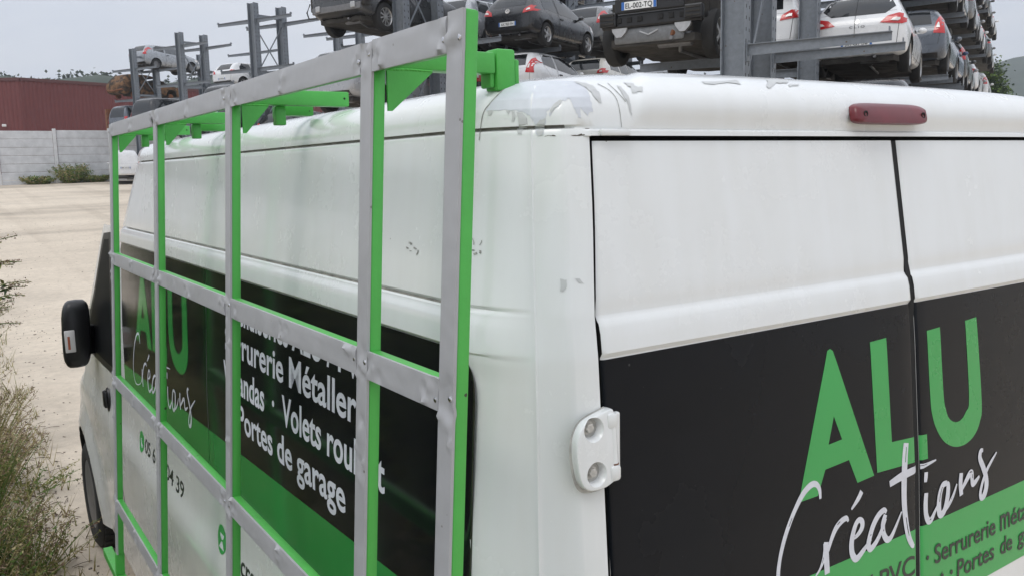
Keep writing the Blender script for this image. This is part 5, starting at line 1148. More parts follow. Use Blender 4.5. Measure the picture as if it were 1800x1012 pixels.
put('estate_car', B0, TIER_B, 1, 7.3, 1.35, 'cream', 'cream estate just right of the white hatchback with tall red lamp', G1, dz=.25)
put('suv', B0, TIER_B, 1, 12.9, 1.4, 'anthracite', 'charcoal suv at the far end of the second rack', G1)
put('hatch_car', B0, TIER_B, 3, 9.0, -1.1, 'slate', 'slate hatchback on the upper arms of the second rack', G1)
put('estate_car', B0, TIER_B, 2, 9.0, -1.1, 'black', 'black estate ahead of the silver estate on the second rack', G1)
put('people_carrier', B0, TIER_B, 1, 4.0, -1.15, 'black', 'black people carrier in the shade of the second rack', G1)
put('estate_car', B0, TIER_B, 0, 5.9, 1.2, 'anthracite', 'charcoal estate on the lowest tier behind the crumpled black car', G1)
# --- third to fifth racks
put('people_carrier', C0, TIER, 1, -1.2, -1.15, 'anthracite', 'dark people carrier at the foot of the tall bare rack', 'dark people carriers behind the glazing rack', dz=-.75)
put('hatch_car', D0, TIER, 2, 3.4, -1.1, 'white', 'white hatchback low between the two bare racks', G1, dz=-.22)
put('people_carrier', D0, TIER, 0, -1.6, -1.2, 'black', 'black people carrier, tallest of the dark ones by the rusty frame', 'dark people carriers behind the glazing rack', dz=.95)
put('people_carrier', E0, TIER_E, 0, -.6, -1.15, 'slate', 'slate people carrier right behind the rusty frame', 'dark people carriers behind the glazing rack', dz=1.3)
put('small_car', E0, TIER_E, 3, .55, -.45, 'opel', 'silver-blue hatchback alone on top of the far rack', G1, dz=-.1)
put('hatch_car', D0, TIER, 0, 2.2, 1.1, 'black', 'black hatchback under the white one between the bare racks', G1, dz=.5)
put('suv', C0, TIER, 0, -.6, 1.15, 'black', 'black suv below the dark people carrier at the tall bare rack', G1, dz=.3)

# --- burnt-out shell
def burnt():
    sp = dict(CAR['hatch']); r = thing('burnt_car', 'rust-brown burnt-out car shell on the far rack', 'car'); bm = car_body_bm(sp, 1.0, 9)
    m = mat('burnt_steel', (.20, .11, .055), .9, col2=(.022, .018, .015), vscale=3.2, bump=.5, bscale=16, thr=(.42, .58))
    b = obj('body', bm, m, r); md = b.modifiers.new('s', 'SUBSURF'); md.levels = 2; eval_mods(b)
    cb = bmesh.new()
    for wy in (sp['ry'], sp['ry'] + sp['wb']): lathe(cb, [(-1.3, .37), (1.3, .37)], 'X', 24, (0, wy, .30))
    for w in sp['win']:
        ys = [p[0] for p in w]; zs = [p[1] for p in w]; box(cb, (0, (min(ys) + max(ys)) / 2, (min(zs) + max(zs)) / 2), (3, (max(ys) - min(ys)) * .7, (max(zs) - min(zs)) * .7))
    cut = obj('cutter', cb, M['under']); md = b.modifiers.new('b', 'BOOLEAN'); md.object = cut; md.solver = 'EXACT'; md.material_mode = 'TRANSFER'; eval_mods(b); bpy.data.objects.remove(cut); smooth_angle(b, 40)
    for wy in (sp['ry'], sp['ry'] + sp['wb']):
        for s in (-1, 1):
            d = bmesh.new(); lathe(d, [(-.06, .12), (-.05, .17), (.05, .17), (.06, .12)], 'X', 18, (s * .70, wy, .24)); obj('wheel_hub', d, M['rust'], r)
    h = bmesh.new(); tube(h, [(-.7, .02, .5), (0, -.08, .44), (.72, .04, .52)], .05, 8); obj('bumper_beam', h, M['rust'], r)
    for c in r.children: c.location.y -= 2
    x, y = spot(E0, -.55, -1.15); f = E_ * 2; r.location = (x + f.x, y + f.y, gz(x, y) + 4.82); r.rotation_euler = (0, 0, -HD)
burnt()

# --- details on the near cars
def own(o):                                                         # local frame helper: rear plane is y = -L/2
    return o
def on_car(o, bm, name, m, parent=None):
    return obj(name, bm, m, parent or o)
def clio_marks(o):
    L2 = 2.025; bvh_o = [c for c in o.children if c.name.startswith('body')][0]; bv = BVHTree.FromObject(bvh_o, bpy.context.evaluated_depsgraph_get())
    def P(x, z, off): # body local frame
        h, n, i, d = bv.ray_cast(Vector((x, -3, z)), Vector((0, 1, 0)), 8); return h + n * off
    b = text_bm('CLIO', .01, 1.5); xs = [v.co.x for v in b.verts]; a, c = min(xs), max(xs)
    for v in b.verts: t = (v.co.x - a) / (c - a); v.co = P(-.13 + .26 * t, .775 + v.co.y / .72 * .04, .010)
    q = obj('badge_lettering', b, M['steel_rim'], o, loc=(0, -L2, 0))
    b = bmesh.new()
    dm = [(0, .058), (.040, 0), (0, -.058), (-.040, 0)]; di = [(0, .030), (.020, 0), (0, -.030), (-.020, 0)]
    f = [[b.verts.new(P(x, .875 + z, .012)) for x, z in l] for l in (dm, di)]
    for k in range(4): b.faces.new((f[0][k], f[0][(k + 1) % 4], f[1][(k + 1) % 4], f[1][k]))
    obj('badge', b, M['chrome'], o, loc=(0, -L2, 0))
    b = bmesh.new(); r = [b.verts.new(P(x, z, .013)) for x, z in ((-.005, 1.30), (.005, 1.30), (.006, .66), (-.004, .66))]; 
    zs = np.linspace(1.36, .62, 20); b.clear()
    for k in range(19):
        b.faces.new([b.verts.new(P(x, z, .013)) for x, z in ((-.045, zs[k]), (-.037, zs[k]), (-.037, zs[k + 1]), (-.045, zs[k + 1]))])
    obj('cable', b, M['plastic'], o, loc=(0, -L2, 0))
clio_marks(CLIO)
def golf_marks(o):
    body = [c for c in o.children if c.name.startswith('body')][0]; bv = BVHTree.FromObject(body, bpy.context.evaluated_depsgraph_get())
    h, n, i, d = bv.ray_cast(Vector((0, -3, .885)), Vector((0, 1, 0)), 8)
    b = bmesh.new(); z0 = Vector((0, 0, 0)); lathe(b, [(-.022, .064), (-.022, .052), (-.004, .052), (-.004, .064)], 'Y', 28, z0, closed=True)
    for pts in ([(-.032, .036), (0, -.004), (.032, .036)], [(-.046, .012), (-.022, -.044), (0, -.008), (.022, -.044), (.046, .012)]):
        for a_, c_ in zip(pts[:-1], pts[1:]): bar(b, Vector((a_[0], -.016, a_[1])), Vector((c_[0], -.016, c_[1])), .012, .008, up=(0, 1, 0))
    bmesh.ops.transform(b, matrix=Vector((0, -1, 0)).rotation_difference(n).to_matrix().to_4x4(), verts=b.verts); bmesh.ops.translate(b, vec=h, verts=b.verts)
    obj('badge', b, M['clear_lens'], o, loc=(0, -2, 0))
golf_marks(GOLF)

# --- the near dark car with its bumper torn off and the french plate
def plate_car():
    sp = dict(CAR['suv']); sp['W'] = 1.74; sp['ry'] = .64; sp['lamp'] = [(.56, 1.02), (.80, 1.02), (.80, 1.2), (.60, 1.2)]
    r = build_car('suv_wreck', sp, 3, 0, 8, no_bumper=True, lamps=True); set_paint(r, PAINT['black'])
    tag(r, 'black suv without rear bumper, its white french plate EL 002 TQ showing', 'car', G1)
    y0 = -2.2
    b = bmesh.new(); box(b, (0, y0 + 1.9, .62), (1.46, 2.9, .50)); obj('load_floor', b, M['under'], r)
    b = bmesh.new(); box(b, (0, y0 + .14, .555), (1.50, .10, .20), bev=.03); c = obj('bumper_carrier', b, M['plastic'], r)
    b = bmesh.new()
    for k in range(-3, 4):
        if k: box(b, (k * .155, y0 + .083, .565), (.075, .02, .075), bev=.012)
    obj('socket_row', b, M['seal'], c)
    for s in (-1, 1):
        b = bmesh.new(); box(b, (s * .63, y0 + .10, .585), (.26, .12, .19), bev=.02); g = obj('bracket', b, M['plastic'], c)
        b = bmesh.new()
        for k in range(3): box(b, (s * .63, y0 + .034, .53 + .055 * k), (.20, .014, .020))
        obj('fin', b, M['under'], g)
        b = bmesh.new(); pr = [(-.13, .07), (.13, .07), (.10, -.03), (.03, -.10), (-.05, -.10), (-.11, -.02)]
        fr = [b.verts.new((s * .47 + x, y0 + .10, .44 + z)) for x, z in pr]; bk = [b.verts.new((s * .47 + x, y0 + .16, .44 + z)) for x, z in pr]; b.faces.new(fr); b.faces.new(bk[::-1])
        for k in range(6): b.faces.new((fr[k], fr[(k + 1) % 6], bk[(k + 1) % 6], bk[k]))
        obj('crash_pad', b, M['alloy'], c)
        b = bmesh.new(); pr = [(.52, .60), (.74, .62), (.68, .30), (.54, .26)]; fr = [b.verts.new((s * x, y0 + .36, z)) for x, z in pr]; f = b.faces.new(fr); q = bmesh.ops.extrude_face_region(b, geom=[f])
        for v in q['geom']:
            if isinstance(v, bmesh.types.BMVert): v.co.y += .015
        obj('wheel_liner', b, M['plastic'], r)
    b = bmesh.new(); box(b, (-.05, y0 + .20, .36), (1.06, .14, .25), bev=.05); sh = obj('heat_shield', b, mat('dull_aluminium', (.17, .175, .18), .5, metal=.5, var=.2, vscale=14, bump=.3, bscale=20), r); smooth_angle(sh, 40)
    b = bmesh.new(); bar(b, (-.17, y0 + .125, .40), (-.04, y0 + .125, .345), .018, .02, up=(0, 1, 0)); bar(b, (-.04, y0 + .125, .345), (.10, y0 + .125, .40), .018, .02, up=(0, 1, 0)); obj('pressed_rib', b, M['alloy'], sh)
    b = bmesh.new(); tube(b, [(.30, y0 + .12, .34), (.42, y0 + .3, .30), (.40, y0 + .9, .28)], .04, 10); obj('exhaust_pipe', b, M['rust'], r)
    b = bmesh.new(); box(b, (0, y0 + .045, .755), (1.02, .035, .20), bev=.015); t = obj('tailgate_trim', b, M['plastic'], r)
    px = -.14; pz = .745
    b = bmesh.new(); box(b, (px, y0 + .018, pz), (.52, .008, .11), bev=.003); p = obj('number_plate', b, M['plate'], r)
    for s in (-1, 1): b = bmesh.new(); box(b, (px + s * .238, y0 + .0125, pz), (.042, .004, .108)); obj('plate_band', b, M['plate_blue'], p)
    b = place_text('EL-002-TQ', px - .20, px + .20, pz - .036, .072, .014)
    for v in b.verts: v.co = Vector((v.co.x, y0 + .0112, v.co.y))
    obj('plate_lettering', b, M['ink'], p)
    x, y = spot(A0, -.34, -1.13); f = E_ * 2.2; r.location = (x + f.x, y + f.y, gz(x, y) + TIER_A[1] - .12); r.rotation_euler = (0, 0, -HD)
plate_car()
def suv_damage(o):
    y0 = -2.2; b = bmesh.new(); box(b, (0, y0 + .06, .52), (1.55, .12, .16), bev=.02); c = obj('crash_beam', b, M['steel_rim'], o)
    for s in (-1, 1):
        b = bmesh.new(); box(b, (s * .56, y0 - .01, .55), (.14, .05, .14), bev=.02); obj('crash_pad', b, M['alloy'], c)
        b = bmesh.new(); box(b, (s * .80, y0 + .22, .68), (.14, .34, .34), bev=.04); obj('torn_panel', b, M['under'], o)
    b = bmesh.new(); tube(b, [(-.80, y0 - .02, .70), (-.90, y0 - .04, .5), (-.86, y0 - .02, .36), (-.6, y0, .34)], .018, 8); obj('hanging_strip', b, M['plastic'], o)
    b = bmesh.new(); box(b, (0, y0 - .004, .87), (1.30, .05, .04), bev=.01); obj('gap_trim', b, M['seal'], o)
suv_damage(SUVB)
# ------------------------------------------------------------------ yard wall, shed, vegetation, hills
def wall():
    r = thing('concrete_fence', 'pale grey concrete slab fence along the far side of the yard', 'fence')
    P0 = Vector((1.7, 56.3, 0)); P1 = Vector((7.4, 56.4, 0)); d = (P1 - P0).normalized(); m1 = mat('concrete_slab', (.60, .61, .625), .9, var=.14, vscale=2.5, bump=.3, bscale=20); m2 = mat('concrete_post', (.64, .65, .66), .9, var=.1, vscale=4, bump=.2, bscale=20)
    for k in range(-9, 22):
        p = P0 + d * (3.0 * k); q = P0 + d * (3.0 * (k + 1)); z = gz(p.x, p.y) - .25
        b = bmesh.new(); bar(b, Vector((p.x, p.y, z)), Vector((p.x, p.y, z + 3.42)), .20, .18, up=d, bev=.015); obj('post', b, m2, r)
        b = bmesh.new(); zz = z
        for i in range(7):
            h = .475; bar(b, p + d * .11 + Vector((0, 0, zz + h / 2)), q - d * .11 + Vector((0, 0, zz + h / 2)), .07 + .012 * (i % 2), h - .035, bev=.012); bar(b, p + d * .12 + Vector((0, 0, zz + h - .008)), q - d * .12 + Vector((0, 0, zz + h - .008)), .05, .03); zz += h
        obj('panel', b, m1, r)
wall()
def shed():
    r = thing('industrial_shed', 'long dark red metal-clad shed beyond the concrete fence', 'building')
    m = bpy.data.materials.new('red_cladding'); m.use_nodes = True; t = m.node_tree; b = t.nodes['Principled BSDF']; b.inputs['Roughness'].default_value = .55
    co = t.nodes.new('ShaderNodeTexCoord'); n = t.nodes.new('ShaderNodeTexNoise'); n.inputs['Scale'].default_value = .6; n.inputs['Detail'].default_value = 4; t.links.new(co.outputs['Object'], n.inputs['Vector'])
    rp_ = t.nodes.new('ShaderNodeValToRGB'); rp_.color_ramp.elements[0].color = (.125, .028, .027, 1); rp_.color_ramp.elements[1].color = (.15, .036, .034, 1); t.links.new(n.outputs['Fac'], rp_.inputs[0]); t.links.new(rp_.outputs[0], b.inputs['Base Color'])
    A, B, D_ = Vector((4.5, 71.5, 0)), Vector((34, 81.5, 0)), Vector((-16, 84, 0)); z0, z1 = 1.5, 9.5
    C_ = B + (D_ - A)
    for p, q, nm in ((A, B, 'long_wall'), (D_, A, 'end_wall'), (B, C_, 'end_wall'), (C_, D_, 'long_wall')):
        bm = bmesh.new(); L = (q - p).length; d = (q - p) / L; nn = Vector((d.y, -d.x, 0)); k = 0; prev = None; y = 0
        while y < L:
            for dy, off in ((0, 0), (.06, .035), (.16, .035), (.22, 0)):
                c = p + d * min(L, y + dy) + nn * off; cur = (bm.verts.new((c.x, c.y, z0)), bm.verts.new((c.x, c.y, z1)))
                if prev: bm.faces.new((prev[0], cur[0], cur[1], prev[1]))
                prev = cur
            y += .30
        obj(nm, bm, m, r)
    bm = bmesh.new(); bm.faces.new([bm.verts.new((p.x, p.y, z1 - .15)) for p in (A, B, C_, D_)]); obj('roof', bm, M['galv_dark'], r)
    for p, q in ((A, B), (D_, A)):
        bm = bmesh.new(); d = (q - p).normalized(); nn = Vector((d.y, -d.x, 0)) * .05; bar(bm, p + nn + Vector((0, 0, z1)), q + nn + Vector((0, 0, z1)), .10, .22); obj('roof_edge', bm, mat('edge_flashing', (.10, .035, .033), .5), r)
    for z in (3.2, 6.2):
        bm = bmesh.new(); c = A + (D_ - A) * .06; box(bm, (c.x - .02, c.y - .25, z), (.28, .22, .18), bev=.04); obj('wall_lamp', bm, M['plate'], r)
shed()
def rusty_frame():
    r = thing('rusty_steel_frame', 'rusty open steel frame standing in front of the fence', 'steel frame'); x0, y0 = 8.35, 60.0; z = gz(x0, y0)
    for dx, w in ((0, .35), (.85, .62)):
        b = bmesh.new(); box(b, (x0 + dx, y0, z + 2.2), (w, .5, 4.4)); box(b, (x0 + dx - w * .2, y0 - .27, z + 2.2), (w * .3, .04, 4.4)); obj('upright', b, M['rust'], r)
    for zz in (4.2, 1.2):
        b = bmesh.new(); box(b, (x0 + .4, y0 + .1, z + zz), (.55, .3, .2)); obj('cross_piece', b, M['rust'], r)
rusty_frame()
def white_vans():
    for (x, y, rz_, lab) in ((7.95, 53.5, rad(-10), 'small white van parked tail out before the concrete fence'), (9.2, 46.8, rad(-34), 'white van behind the front of the signwritten van')):
        PROTO.setdefault('people_carrier', None) or PROTO.__setitem__('people_carrier', build_car('people_carrier', CAR['people_carrier'], 0, 0, 5))
        o = copy_tree(PROTO['people_carrier']); o.location = (x, y, gz(x, y)); o.rotation_euler = (0, 0, rz_); o.name = 'parked_van'; set_paint(o, PAINT['white']); tag(o, lab, 'van', 'white vans parked far down the yard'); o.scale = (.95, .95, .98)
        for c in list(o.children):
            if c.name.startswith('rear_window'): bpy.data.objects.remove(c)
white_vans()

def leaf_mat(name, c1, c2): return mat(name, c1, .6, col2=c2, vscale=6, spec=.3)
LEAF = [leaf_mat('weed_green', (.14, .215, .045), (.08, .135, .03)), leaf_mat('weed_olive', (.25, .24, .075), (.15, .155, .045)), leaf_mat('dry_straw', (.44, .37, .20), (.30, .25, .12)), leaf_mat('dark_leaf', (.045, .075, .03), (.022, .042, .016)), leaf_mat('dead_flower', (.27, .19, .12), (.17, .11, .08))]
def weed_bm(rnd, h, spread, stems, leaf, seed_heads=.3, lean=(0, 0), leaves=16, droop=.35):
    bm = bmesh.new()
    for s in range(stems):
        a = rnd.uniform(0, 2 * math.pi); r0 = rnd.random() ** .7 * spread * .35; hh = h * rnd.uniform(.55, 1.05); out_ = rnd.uniform(.15, 1.0) * spread * .75
        base = Vector((math.cos(a) * r0, math.sin(a) * r0, 0)); tip = base + Vector((math.cos(a) * out_ + lean[0] * hh, math.sin(a) * out_ + lean[1] * hh, hh)); midp = base.lerp(tip, .5) + Vector((rnd.uniform(-.05, .05), rnd.uniform(-.05, .05), hh * .12))
        pts = []
        for k in range(7):
            t = k / 6; p = base * (1 - t) ** 2 + midp * 2 * t * (1 - t) + tip * t * t; p.z -= droop * hh * .25 * t ** 4; pts.append(p)
        n0 = len(bm.faces); tube(bm, pts, [.0035 * (1 - .75 * k / 6) * (1 + h * .5) for k in range(7)], 3, cap=False); bm.faces.ensure_lookup_table()
        mi = rnd.choice((0, 0, 1, 1, 2))
        if seed_heads > .5 and rnd.random() < .6: mi = 2
        for f in bm.faces[n0:]: f.material_index = mi
        for k in range(leaves):
            t = rnd.uniform(.08, 1); i = min(5, int(t * 6)); p = pts[i].lerp(pts[i + 1], t * 6 - i); d = Vector((rnd.gauss(0, 1), rnd.gauss(0, 1), rnd.gauss(.2, .7))).normalized()
            l = leaf * rnd.uniform(.5, 1.3) * (1.1 - .5 * t); w = l * rnd.uniform(.16, .34); sd_ = d.cross(Vector((rnd.gauss(0, 1), rnd.gauss(0, 1), rnd.gauss(0, 1)))).normalized() * w
            q = p + d * l; mm = p + d * l * .5 + Vector((0, 0, -l * .06)); f = bm.faces.new([bm.verts.new(c) for c in (p, mm + sd_, q, mm - sd_)]); f.material_index = mi if rnd.random() < .75 else rnd.choice((0, 1, 2, 3))
        if rnd.random() < seed_heads:                                # feathery head
            for k in range(14):
                p = pts[-1].lerp(pts[-3], rnd.random()); d = (pts[-1] - pts[-3]).normalized() * .6 + Vector((rnd.gauss(0, .5), rnd.gauss(0, .5), rnd.gauss(0, .4))); d.normalize(); l = .03 * rnd.uniform(.6, 1.5); sd_ = d.cross(Vector((rnd.gauss(0, 1), rnd.gauss(0, 1), rnd.gauss(0, 1)))).normalized() * .004
                f = bm.faces.new([bm.verts.new(c) for c in (p, p + d * l + sd_, p + d * l - sd_)]); f.material_index = rnd.choice((2, 4, 4))
    return bm
def weeds():
    rnd = random.Random(4)
    spots = [  (-1.30, 4.35, 0.36, .40, 70, 0.029, .4, 'low olive weed at the bottom edge by the rack sill'), (-1.62, 4.25, 0.52, .45, 110, 0.032, .3, 'bushy green weed in the lower left corner, behind the broad leafy one'),  # x, y, height, spread, stems, leaf, heads, label
     (-1.62, 4.6, 0.54, .45, 110, 0.032, .3, 'dense dark green weed clump nearest the picture corner'), (-1.52, 5.6, 0.64, .50, 120, 0.029, .5, 'tall green weed clump facing the front wheel of the white van'), (-1.45, 6.9, 0.67, .50, 110, 0.023, .9, 'pale dry seeding weed clump leaning over the yard'),
     (-1.75, 7.6, 0.77, .45, 90, 0.025, .6, 'olive weed clump behind the pale seeding one'), (-1.55, 8.9, 0.58, .5, 80, 0.029, .5, 'short olive weed clump farther along the edge'), (-1.42, 10.8, 0.51, .5, 60, 0.032, .3, 'low green weed clump near the dark ground stain'), (-1.20, 13.2, 0.45, .6, 50, 0.036, .3, 'last green weed clump along the left edge'),
     (-1.38, 5, 0.32, .40, 70, 0.025, .4, 'low tangled weed between the clumps and the front wheel'), (-1.95, 6.3, 0.86, .5, 90, 0.036, .3, 'tallest leafy weed clump at the left edge'), (-1.20, 5.85, 0.18, .55, 26, 0.032, .2, 'sprawling weed creeping over bare ground towards the wheel'), (-1.55, 4, 0.35, .45, 90, 0.036, .3, 'broad leafy weed at the lower left corner'), (-1.36, 6.2, 0.45, .4, 70, 0.022, .9, 'brown seeding weed leaning towards the mirror')]
    for i, (x, y, h, sp, n, lf, hd, lab) in enumerate(spots):
        o = obj('weed_clump', weed_bm(rnd, h * .9, sp * .92, n, lf, hd, lean=(.12, -.03)), LEAF, loc=(x - .09, y, gz(x, y)), recalc=False); tag(o, lab, 'weed', 'weed clumps along the left edge of the yard')
    # buddleia sprays reaching in from the left
    for i, (x, y, z, lab) in enumerate(((-1.42, 3.8, 1.93, 'upper flowering spray reaching in from the left'), (-1.40, 3.8, 1.76, 'middle flowering spray with faded purple heads'), (-1.44, 3.9, 1.60, 'lower drooping spray above the weeds'))):
        bm = bmesh.new(); rr = random.Random(40 + i); p0 = Vector((-.35, .1, -.5)); 
        for s in range(4):
            tip = Vector((.09 + rr.uniform(-.03, .03), rr.uniform(-.12, .12), rr.uniform(-.07, .09))); pts = [p0.lerp(tip, t) + Vector((0, 0, .16 * math.sin(math.pi * t))) for t in np.linspace(0, 1, 7)]; n0 = len(bm.faces); tube(bm, pts, [.004, .004, .0035, .003, .0025, .002, .0015], 4, cap=False)
            for k in range(26):
                t = rr.uniform(.35, .82); i_ = int(t * 6); p = pts[i_].lerp(pts[i_ + 1], t * 6 - i_); d = Vector((rr.gauss(.3, .6), rr.gauss(0, .7), rr.gauss(-.1, .5))).normalized(); l = rr.uniform(.02, .05); sd_ = d.cross(Vector((rr.gauss(0, 1), rr.gauss(0, 1), 1))).normalized() * l * .18; f = bm.faces.new([bm.verts.new(c) for c in (p, p + d * l * .5 + sd_, p + d * l, p + d * l * .5 - sd_)]); f.material_index = rr.choice((0, 3, 1))
            for k in range(60):
                t = rr.uniform(.78, 1); i_ = min(5, int(t * 6)); p = pts[i_].lerp(pts[i_ + 1], t * 6 - i_) + Vector((rr.gauss(0, .005), rr.gauss(0, .005), rr.gauss(0, .005))); l = .011; d = Vector((rr.gauss(0, 1), rr.gauss(0, 1), rr.gauss(0, 1))).normalized(); sd_ = d.cross(Vector((0, 0, 1))).normalized() * .004; f = bm.faces.new([bm.verts.new(c) for c in (p, p + d * l + sd_, p + d * l - sd_)]); f.material_index = rr.choice((4, 4, 2))
        o = obj('buddleia_spray', bm, LEAF, loc=(x, y, z), recalc=False); tag(o, lab, 'shrub', 'flowering sprays at the left edge')
    # weeds at the foot of the fence
    for i, (x, y, h, lab) in enumerate(((5.3, 55.7, 1.2, 'tallest green bush at the foot of the concrete fence'), (6.6, 55.8, .45, 'low olive bush at the fence, just left of the parked van'), (3.6, 55.9, .5, 'thin weed line at the fence foot'))):
        o = obj('fence_bush', weed_bm(rnd, h, 1.3, 120, .16, .2, leaves=22), LEAF, loc=(x, y, gz(x, y)), recalc=False); tag(o, lab, 'bush', 'bushes at the foot of the fence')
    # ground litter and short grass: countless
    bm = bmesh.new()
    for k in range(2600):
        x = rnd.gauss(-1.75, .42); y = rnd.uniform(3.2, 17); 
        if x > -1.02 or x < -4: continue
        z = gz(x, y)
        for q in range(3):
            a = rnd.uniform(0, 6.28); h = rnd.uniform(.05, .22); d = Vector((math.cos(a) * h * .6, math.sin(a) * h * .6, h)); sd_ = Vector((-math.sin(a), math.cos(a), 0)) * .004; p = Vector((x, y, z)); f = bm.faces.new([bm.verts.new(c) for c in (p - sd_, p + sd_, p + d)]); f.material_index = rnd.choice((1, 1, 2, 2, 2))
    for k in range(9000):                                           # unseen rough cover left of the van, added to darken its reflections
        x = rnd.uniform(-4.2, -1.75); y = rnd.uniform(-5, 14); z = gz(x, y)
        for q in range(2):
            a = rnd.uniform(0, 6.28); h = rnd.uniform(.10, .38); d = Vector((math.cos(a) * h * .8, math.sin(a) * h * .8, h)); sd_ = Vector((-math.sin(a), math.cos(a), 0)) * .012; p = Vector((x, y, z)); f = bm.faces.new([bm.verts.new(c) for c in (p - sd_, p + sd_, p + d)]); f.material_index = rnd.choice((0, 1, 3, 2))
    tag(obj('grass', bm, LEAF, recalc=False), kind='stuff')
    bm = bmesh.new()
    for k in range(1400):
        x = rnd.uniform(-2.2, 3.5); y = rnd.uniform(9, 32); s = rnd.choice((.004, .006, .010)) * rnd.uniform(.6, 1.4); box(bm, (x, y, gz(x, y) + s * .2), (s * rnd.uniform(.8, 1.6), s, s * .6), Matrix.Rotation(rnd.uniform(0, 3), 3, 'Z'))
    for k in range(900):
        y = rnd.uniform(3.6, 15) if k % 3 else rnd.uniform(3.6, 7); x = -1.25 + rnd.gauss(0, .32) + .05 * (y - 5)
        s = rnd.choice((.003, .004, .005, .007, .011)) * rnd.uniform(.7, 1.3); box(bm, (x, y, gz(x, y) + s * .3), (s * rnd.uniform(.8, 2.2), s, s * .7), Matrix.Rotation(rnd.uniform(0, 3), 3, 'Z') @ Matrix.Rotation(rnd.uniform(-.4, .4), 3, 'X'))
    tag(obj('gravel', bm, mat('stone_chips', (.22, .19, .16), .9, var=.5, vscale=3)), kind='stuff')
    bm = bmesh.new()
    for k in range(240):
        y = rnd.uniform(3.7, 8); x = -1.35 + rnd.gauss(0, .2); a = rnd.uniform(0, 6.28); l = rnd.uniform(.03, .14); p = Vector((x, y, gz(x, y) + .006)); d = Vector((math.cos(a), math.sin(a), rnd.uniform(0, .15))) * l; tube(bm, [p, p + d * .5 + Vector((0, 0, .006)), p + d], .0022, 3)
    tag(obj('dead_twigs', bm, M['bark']), kind='stuff')
weeds()
def shade_hedge():
    # unseen shrubs on the van's left, added to darken its side and reflections
    rnd = random.Random(31)
    for i in range(9):
        x = -3.3 + rnd.uniform(-.2, .2); y = -5.5 + 2.1 * i; o = obj('shade_shrub', weed_bm(rnd, rnd.uniform(1.9, 2.5), 1.25, 150, .13, .1, leaves=42), [LEAF[3], LEAF[0], LEAF[1], LEAF[3], LEAF[4]], loc=(x, y, gz(x, y)), recalc=False); tag(o, 'unseen leafy shrub added left of the white van to darken its side', 'shrub', 'unseen shrubs added to darken the van side')
shade_hedge()

def hills():
    def ridge(name, path, hts, depth, m, nz, seed):
        bm = bmesh.new(); n = len(path); g = []
        for j in range(9):
            t = j / 8; row = []
            for i in range(n):
                p = Vector(path[i]); d = Vector((p.x - CAM.x, p.y - CAM.y)).normalized(); q = p + Vector((d.x, d.y, 0)) * depth * t; h = hts[i] * math.sin(math.pi * min(1, .02 + .5 * t)) ** .8; h += nz * noise.noise(Vector((q.x * .02, q.y * .02, seed))) * min(1, 3 * t)
                row.append(bm.verts.new((q.x, q.y, gz(p.x, p.y) - 1 + h)))
            g.append(row)
        for j in range(8):
            for i in range(n - 1): bm.faces.new((g[j][i], g[j][i + 1], g[j + 1][i + 1], g[j + 1][i]))
        return obj(name, bm, m, smooth=True)
    woods = mat('wooded_hillside', (.055, .075, .05), .9, col2=(.028, .042, .03), vscale=.09, bump=.6, bscale=.25)
    def pol(deg, d): return (CAM.x + d * math.sin(rad(deg)), CAM.y + d * math.cos(rad(deg)), 0)
    low = ridge('low_hill', [pol(a, 150) for a in range(-30, 46, 3)], [18.0 + 1.0 * math.sin(a * .9) for a in range(-30, 46, 3)], 60, woods, 1.5, 2); tag(low, kind='structure')
    degs = list(range(46, 96, 3)); hh = [float(np.interp(a, [46, 60, 64, 68, 75, 95], [30, 48, 57, 66, 110, 170])) for a in degs]
    far = ridge('mountain_slope', [pol(a, 480) for a in degs], hh, 300, woods, 12, 5); tag(far, kind='structure')
    # crowns along the low ridge: reads as one wood
    bm = bmesh.new(); rnd = random.Random(8)
    for k in range(1700):
        a = rnd.uniform(-30, 44); d = rnd.uniform(198, 212); x, y, _ = pol(a, d); hh_ = 19.0 + 1.0 * math.sin(a * .9) + rnd.uniform(-3.0, .5); z = 4.6 + hh_ - 1.5; s = rnd.uniform(1.1, 1.9)
        for q in range(22):
            c = Vector((x, y, z)) + Vector((rnd.gauss(0, s * .6), rnd.gauss(0, s * .6), rnd.gauss(0, s * .45))); n_ = Vector((rnd.gauss(0, 1), rnd.gauss(-.6, 1), rnd.gauss(.4, 1))).normalized(); u = n_.cross(Vector((0, 0, 1))).normalized() * rnd.uniform(.25, .6); v = n_.cross(u).normalized() * rnd.uniform(.25, .5)
            bm.faces.new([bm.verts.new(p) for p in (c + u, c + v * .8, c - u * .9, c - v)])
    tag(obj('far_wood', bm, mat('far_leaves', (.06, .08, .05), .8, col2=(.025, .04, .025), vscale=.4), recalc=False), kind='stuff')
hills()
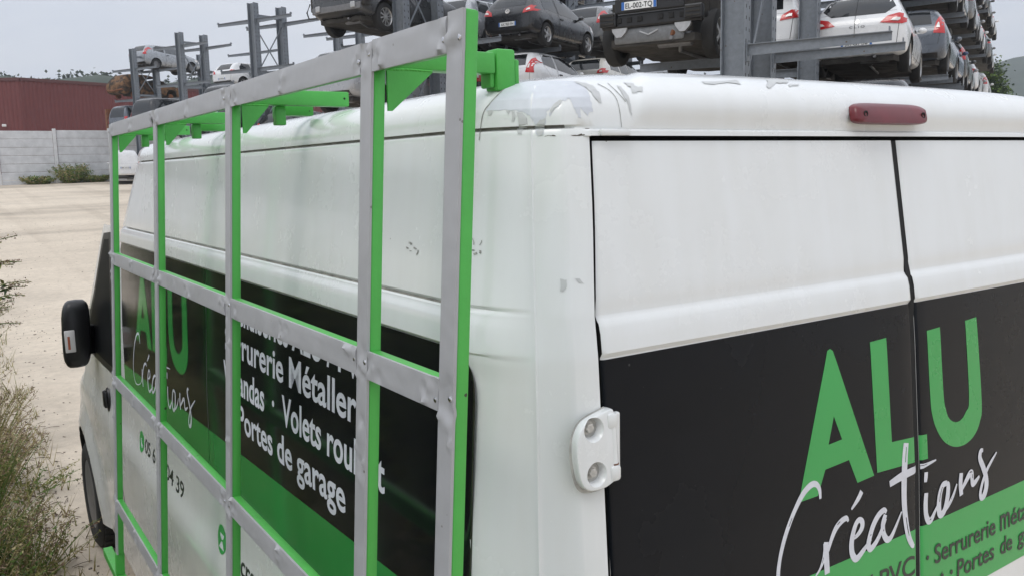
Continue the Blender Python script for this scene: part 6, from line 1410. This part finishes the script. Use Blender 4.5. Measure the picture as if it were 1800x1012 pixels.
def tree():
    x, y = 63.1, 32.2; z = gz(x, y); r = thing('broadleaf_tree', 'green tree standing past the end of the stacked cars', 'tree', (x, y, z)); r.scale = (.85, .85, .86); rnd = random.Random(12)
    b = bmesh.new(); tube(b, [(0, 0, -.3), (.1, 0, 2), (-.1, .1, 4.5), (.1, 0, 7.2)], [.35, .28, .22, .08], 8)
    tips = []
    for k in range(16):
        a = rnd.uniform(0, 6.28); h0 = rnd.uniform(2.2, 5.8); L = rnd.uniform(.7, 1.3); t = Vector((math.cos(a) * L, math.sin(a) * L, h0 + rnd.uniform(.6, 2.2))); tube(b, [(0, 0, h0), tuple(Vector((0, 0, h0)).lerp(t, .5) + Vector((0, 0, .2))), tuple(t)], [.10, .07, .03], 5); tips.append(t)
    obj('trunk', b, M['bark'], r)
    tips += [Vector((rnd.gauss(0, .55), rnd.gauss(0, .55), rnd.uniform(2.5, 7.6))) for _ in range(16)]
    bm = bmesh.new()
    for t in tips:
        for k in range(260):
            c = t + Vector((rnd.gauss(0, .42), rnd.gauss(0, .42), rnd.gauss(0, .42))); n_ = Vector((rnd.gauss(0, 1), rnd.gauss(0, 1), rnd.gauss(.5, 1))).normalized(); u = n_.cross(Vector((0, 0, 1))).normalized() * rnd.uniform(.08, .16); v = n_.cross(u).normalized() * rnd.uniform(.06, .12); f = bm.faces.new([bm.verts.new(p) for p in (c + u, c + v, c - u, c - v)]); f.material_index = rnd.choice((0, 3, 3))
    obj('crown', bm, LEAF, r, recalc=False)
tree()

def haze():
    b = bmesh.new(); box(b, (60, 330, 108), (1700, 1900, 224)); m = bpy.data.materials.new('thin_haze'); m.use_nodes = True; t = m.node_tree; t.nodes.remove(t.nodes['Principled BSDF'])
    v = t.nodes.new('ShaderNodeVolumePrincipled'); v.inputs['Color'].default_value = (.86, .92, 1, 1); v.inputs['Density'].default_value = .0007; v.inputs['Anisotropy'].default_value = .2
    t.links.new(v.outputs[0], t.nodes['Material Output'].inputs['Volume']); o = obj('haze', b, m); tag(o, kind='stuff')
haze()
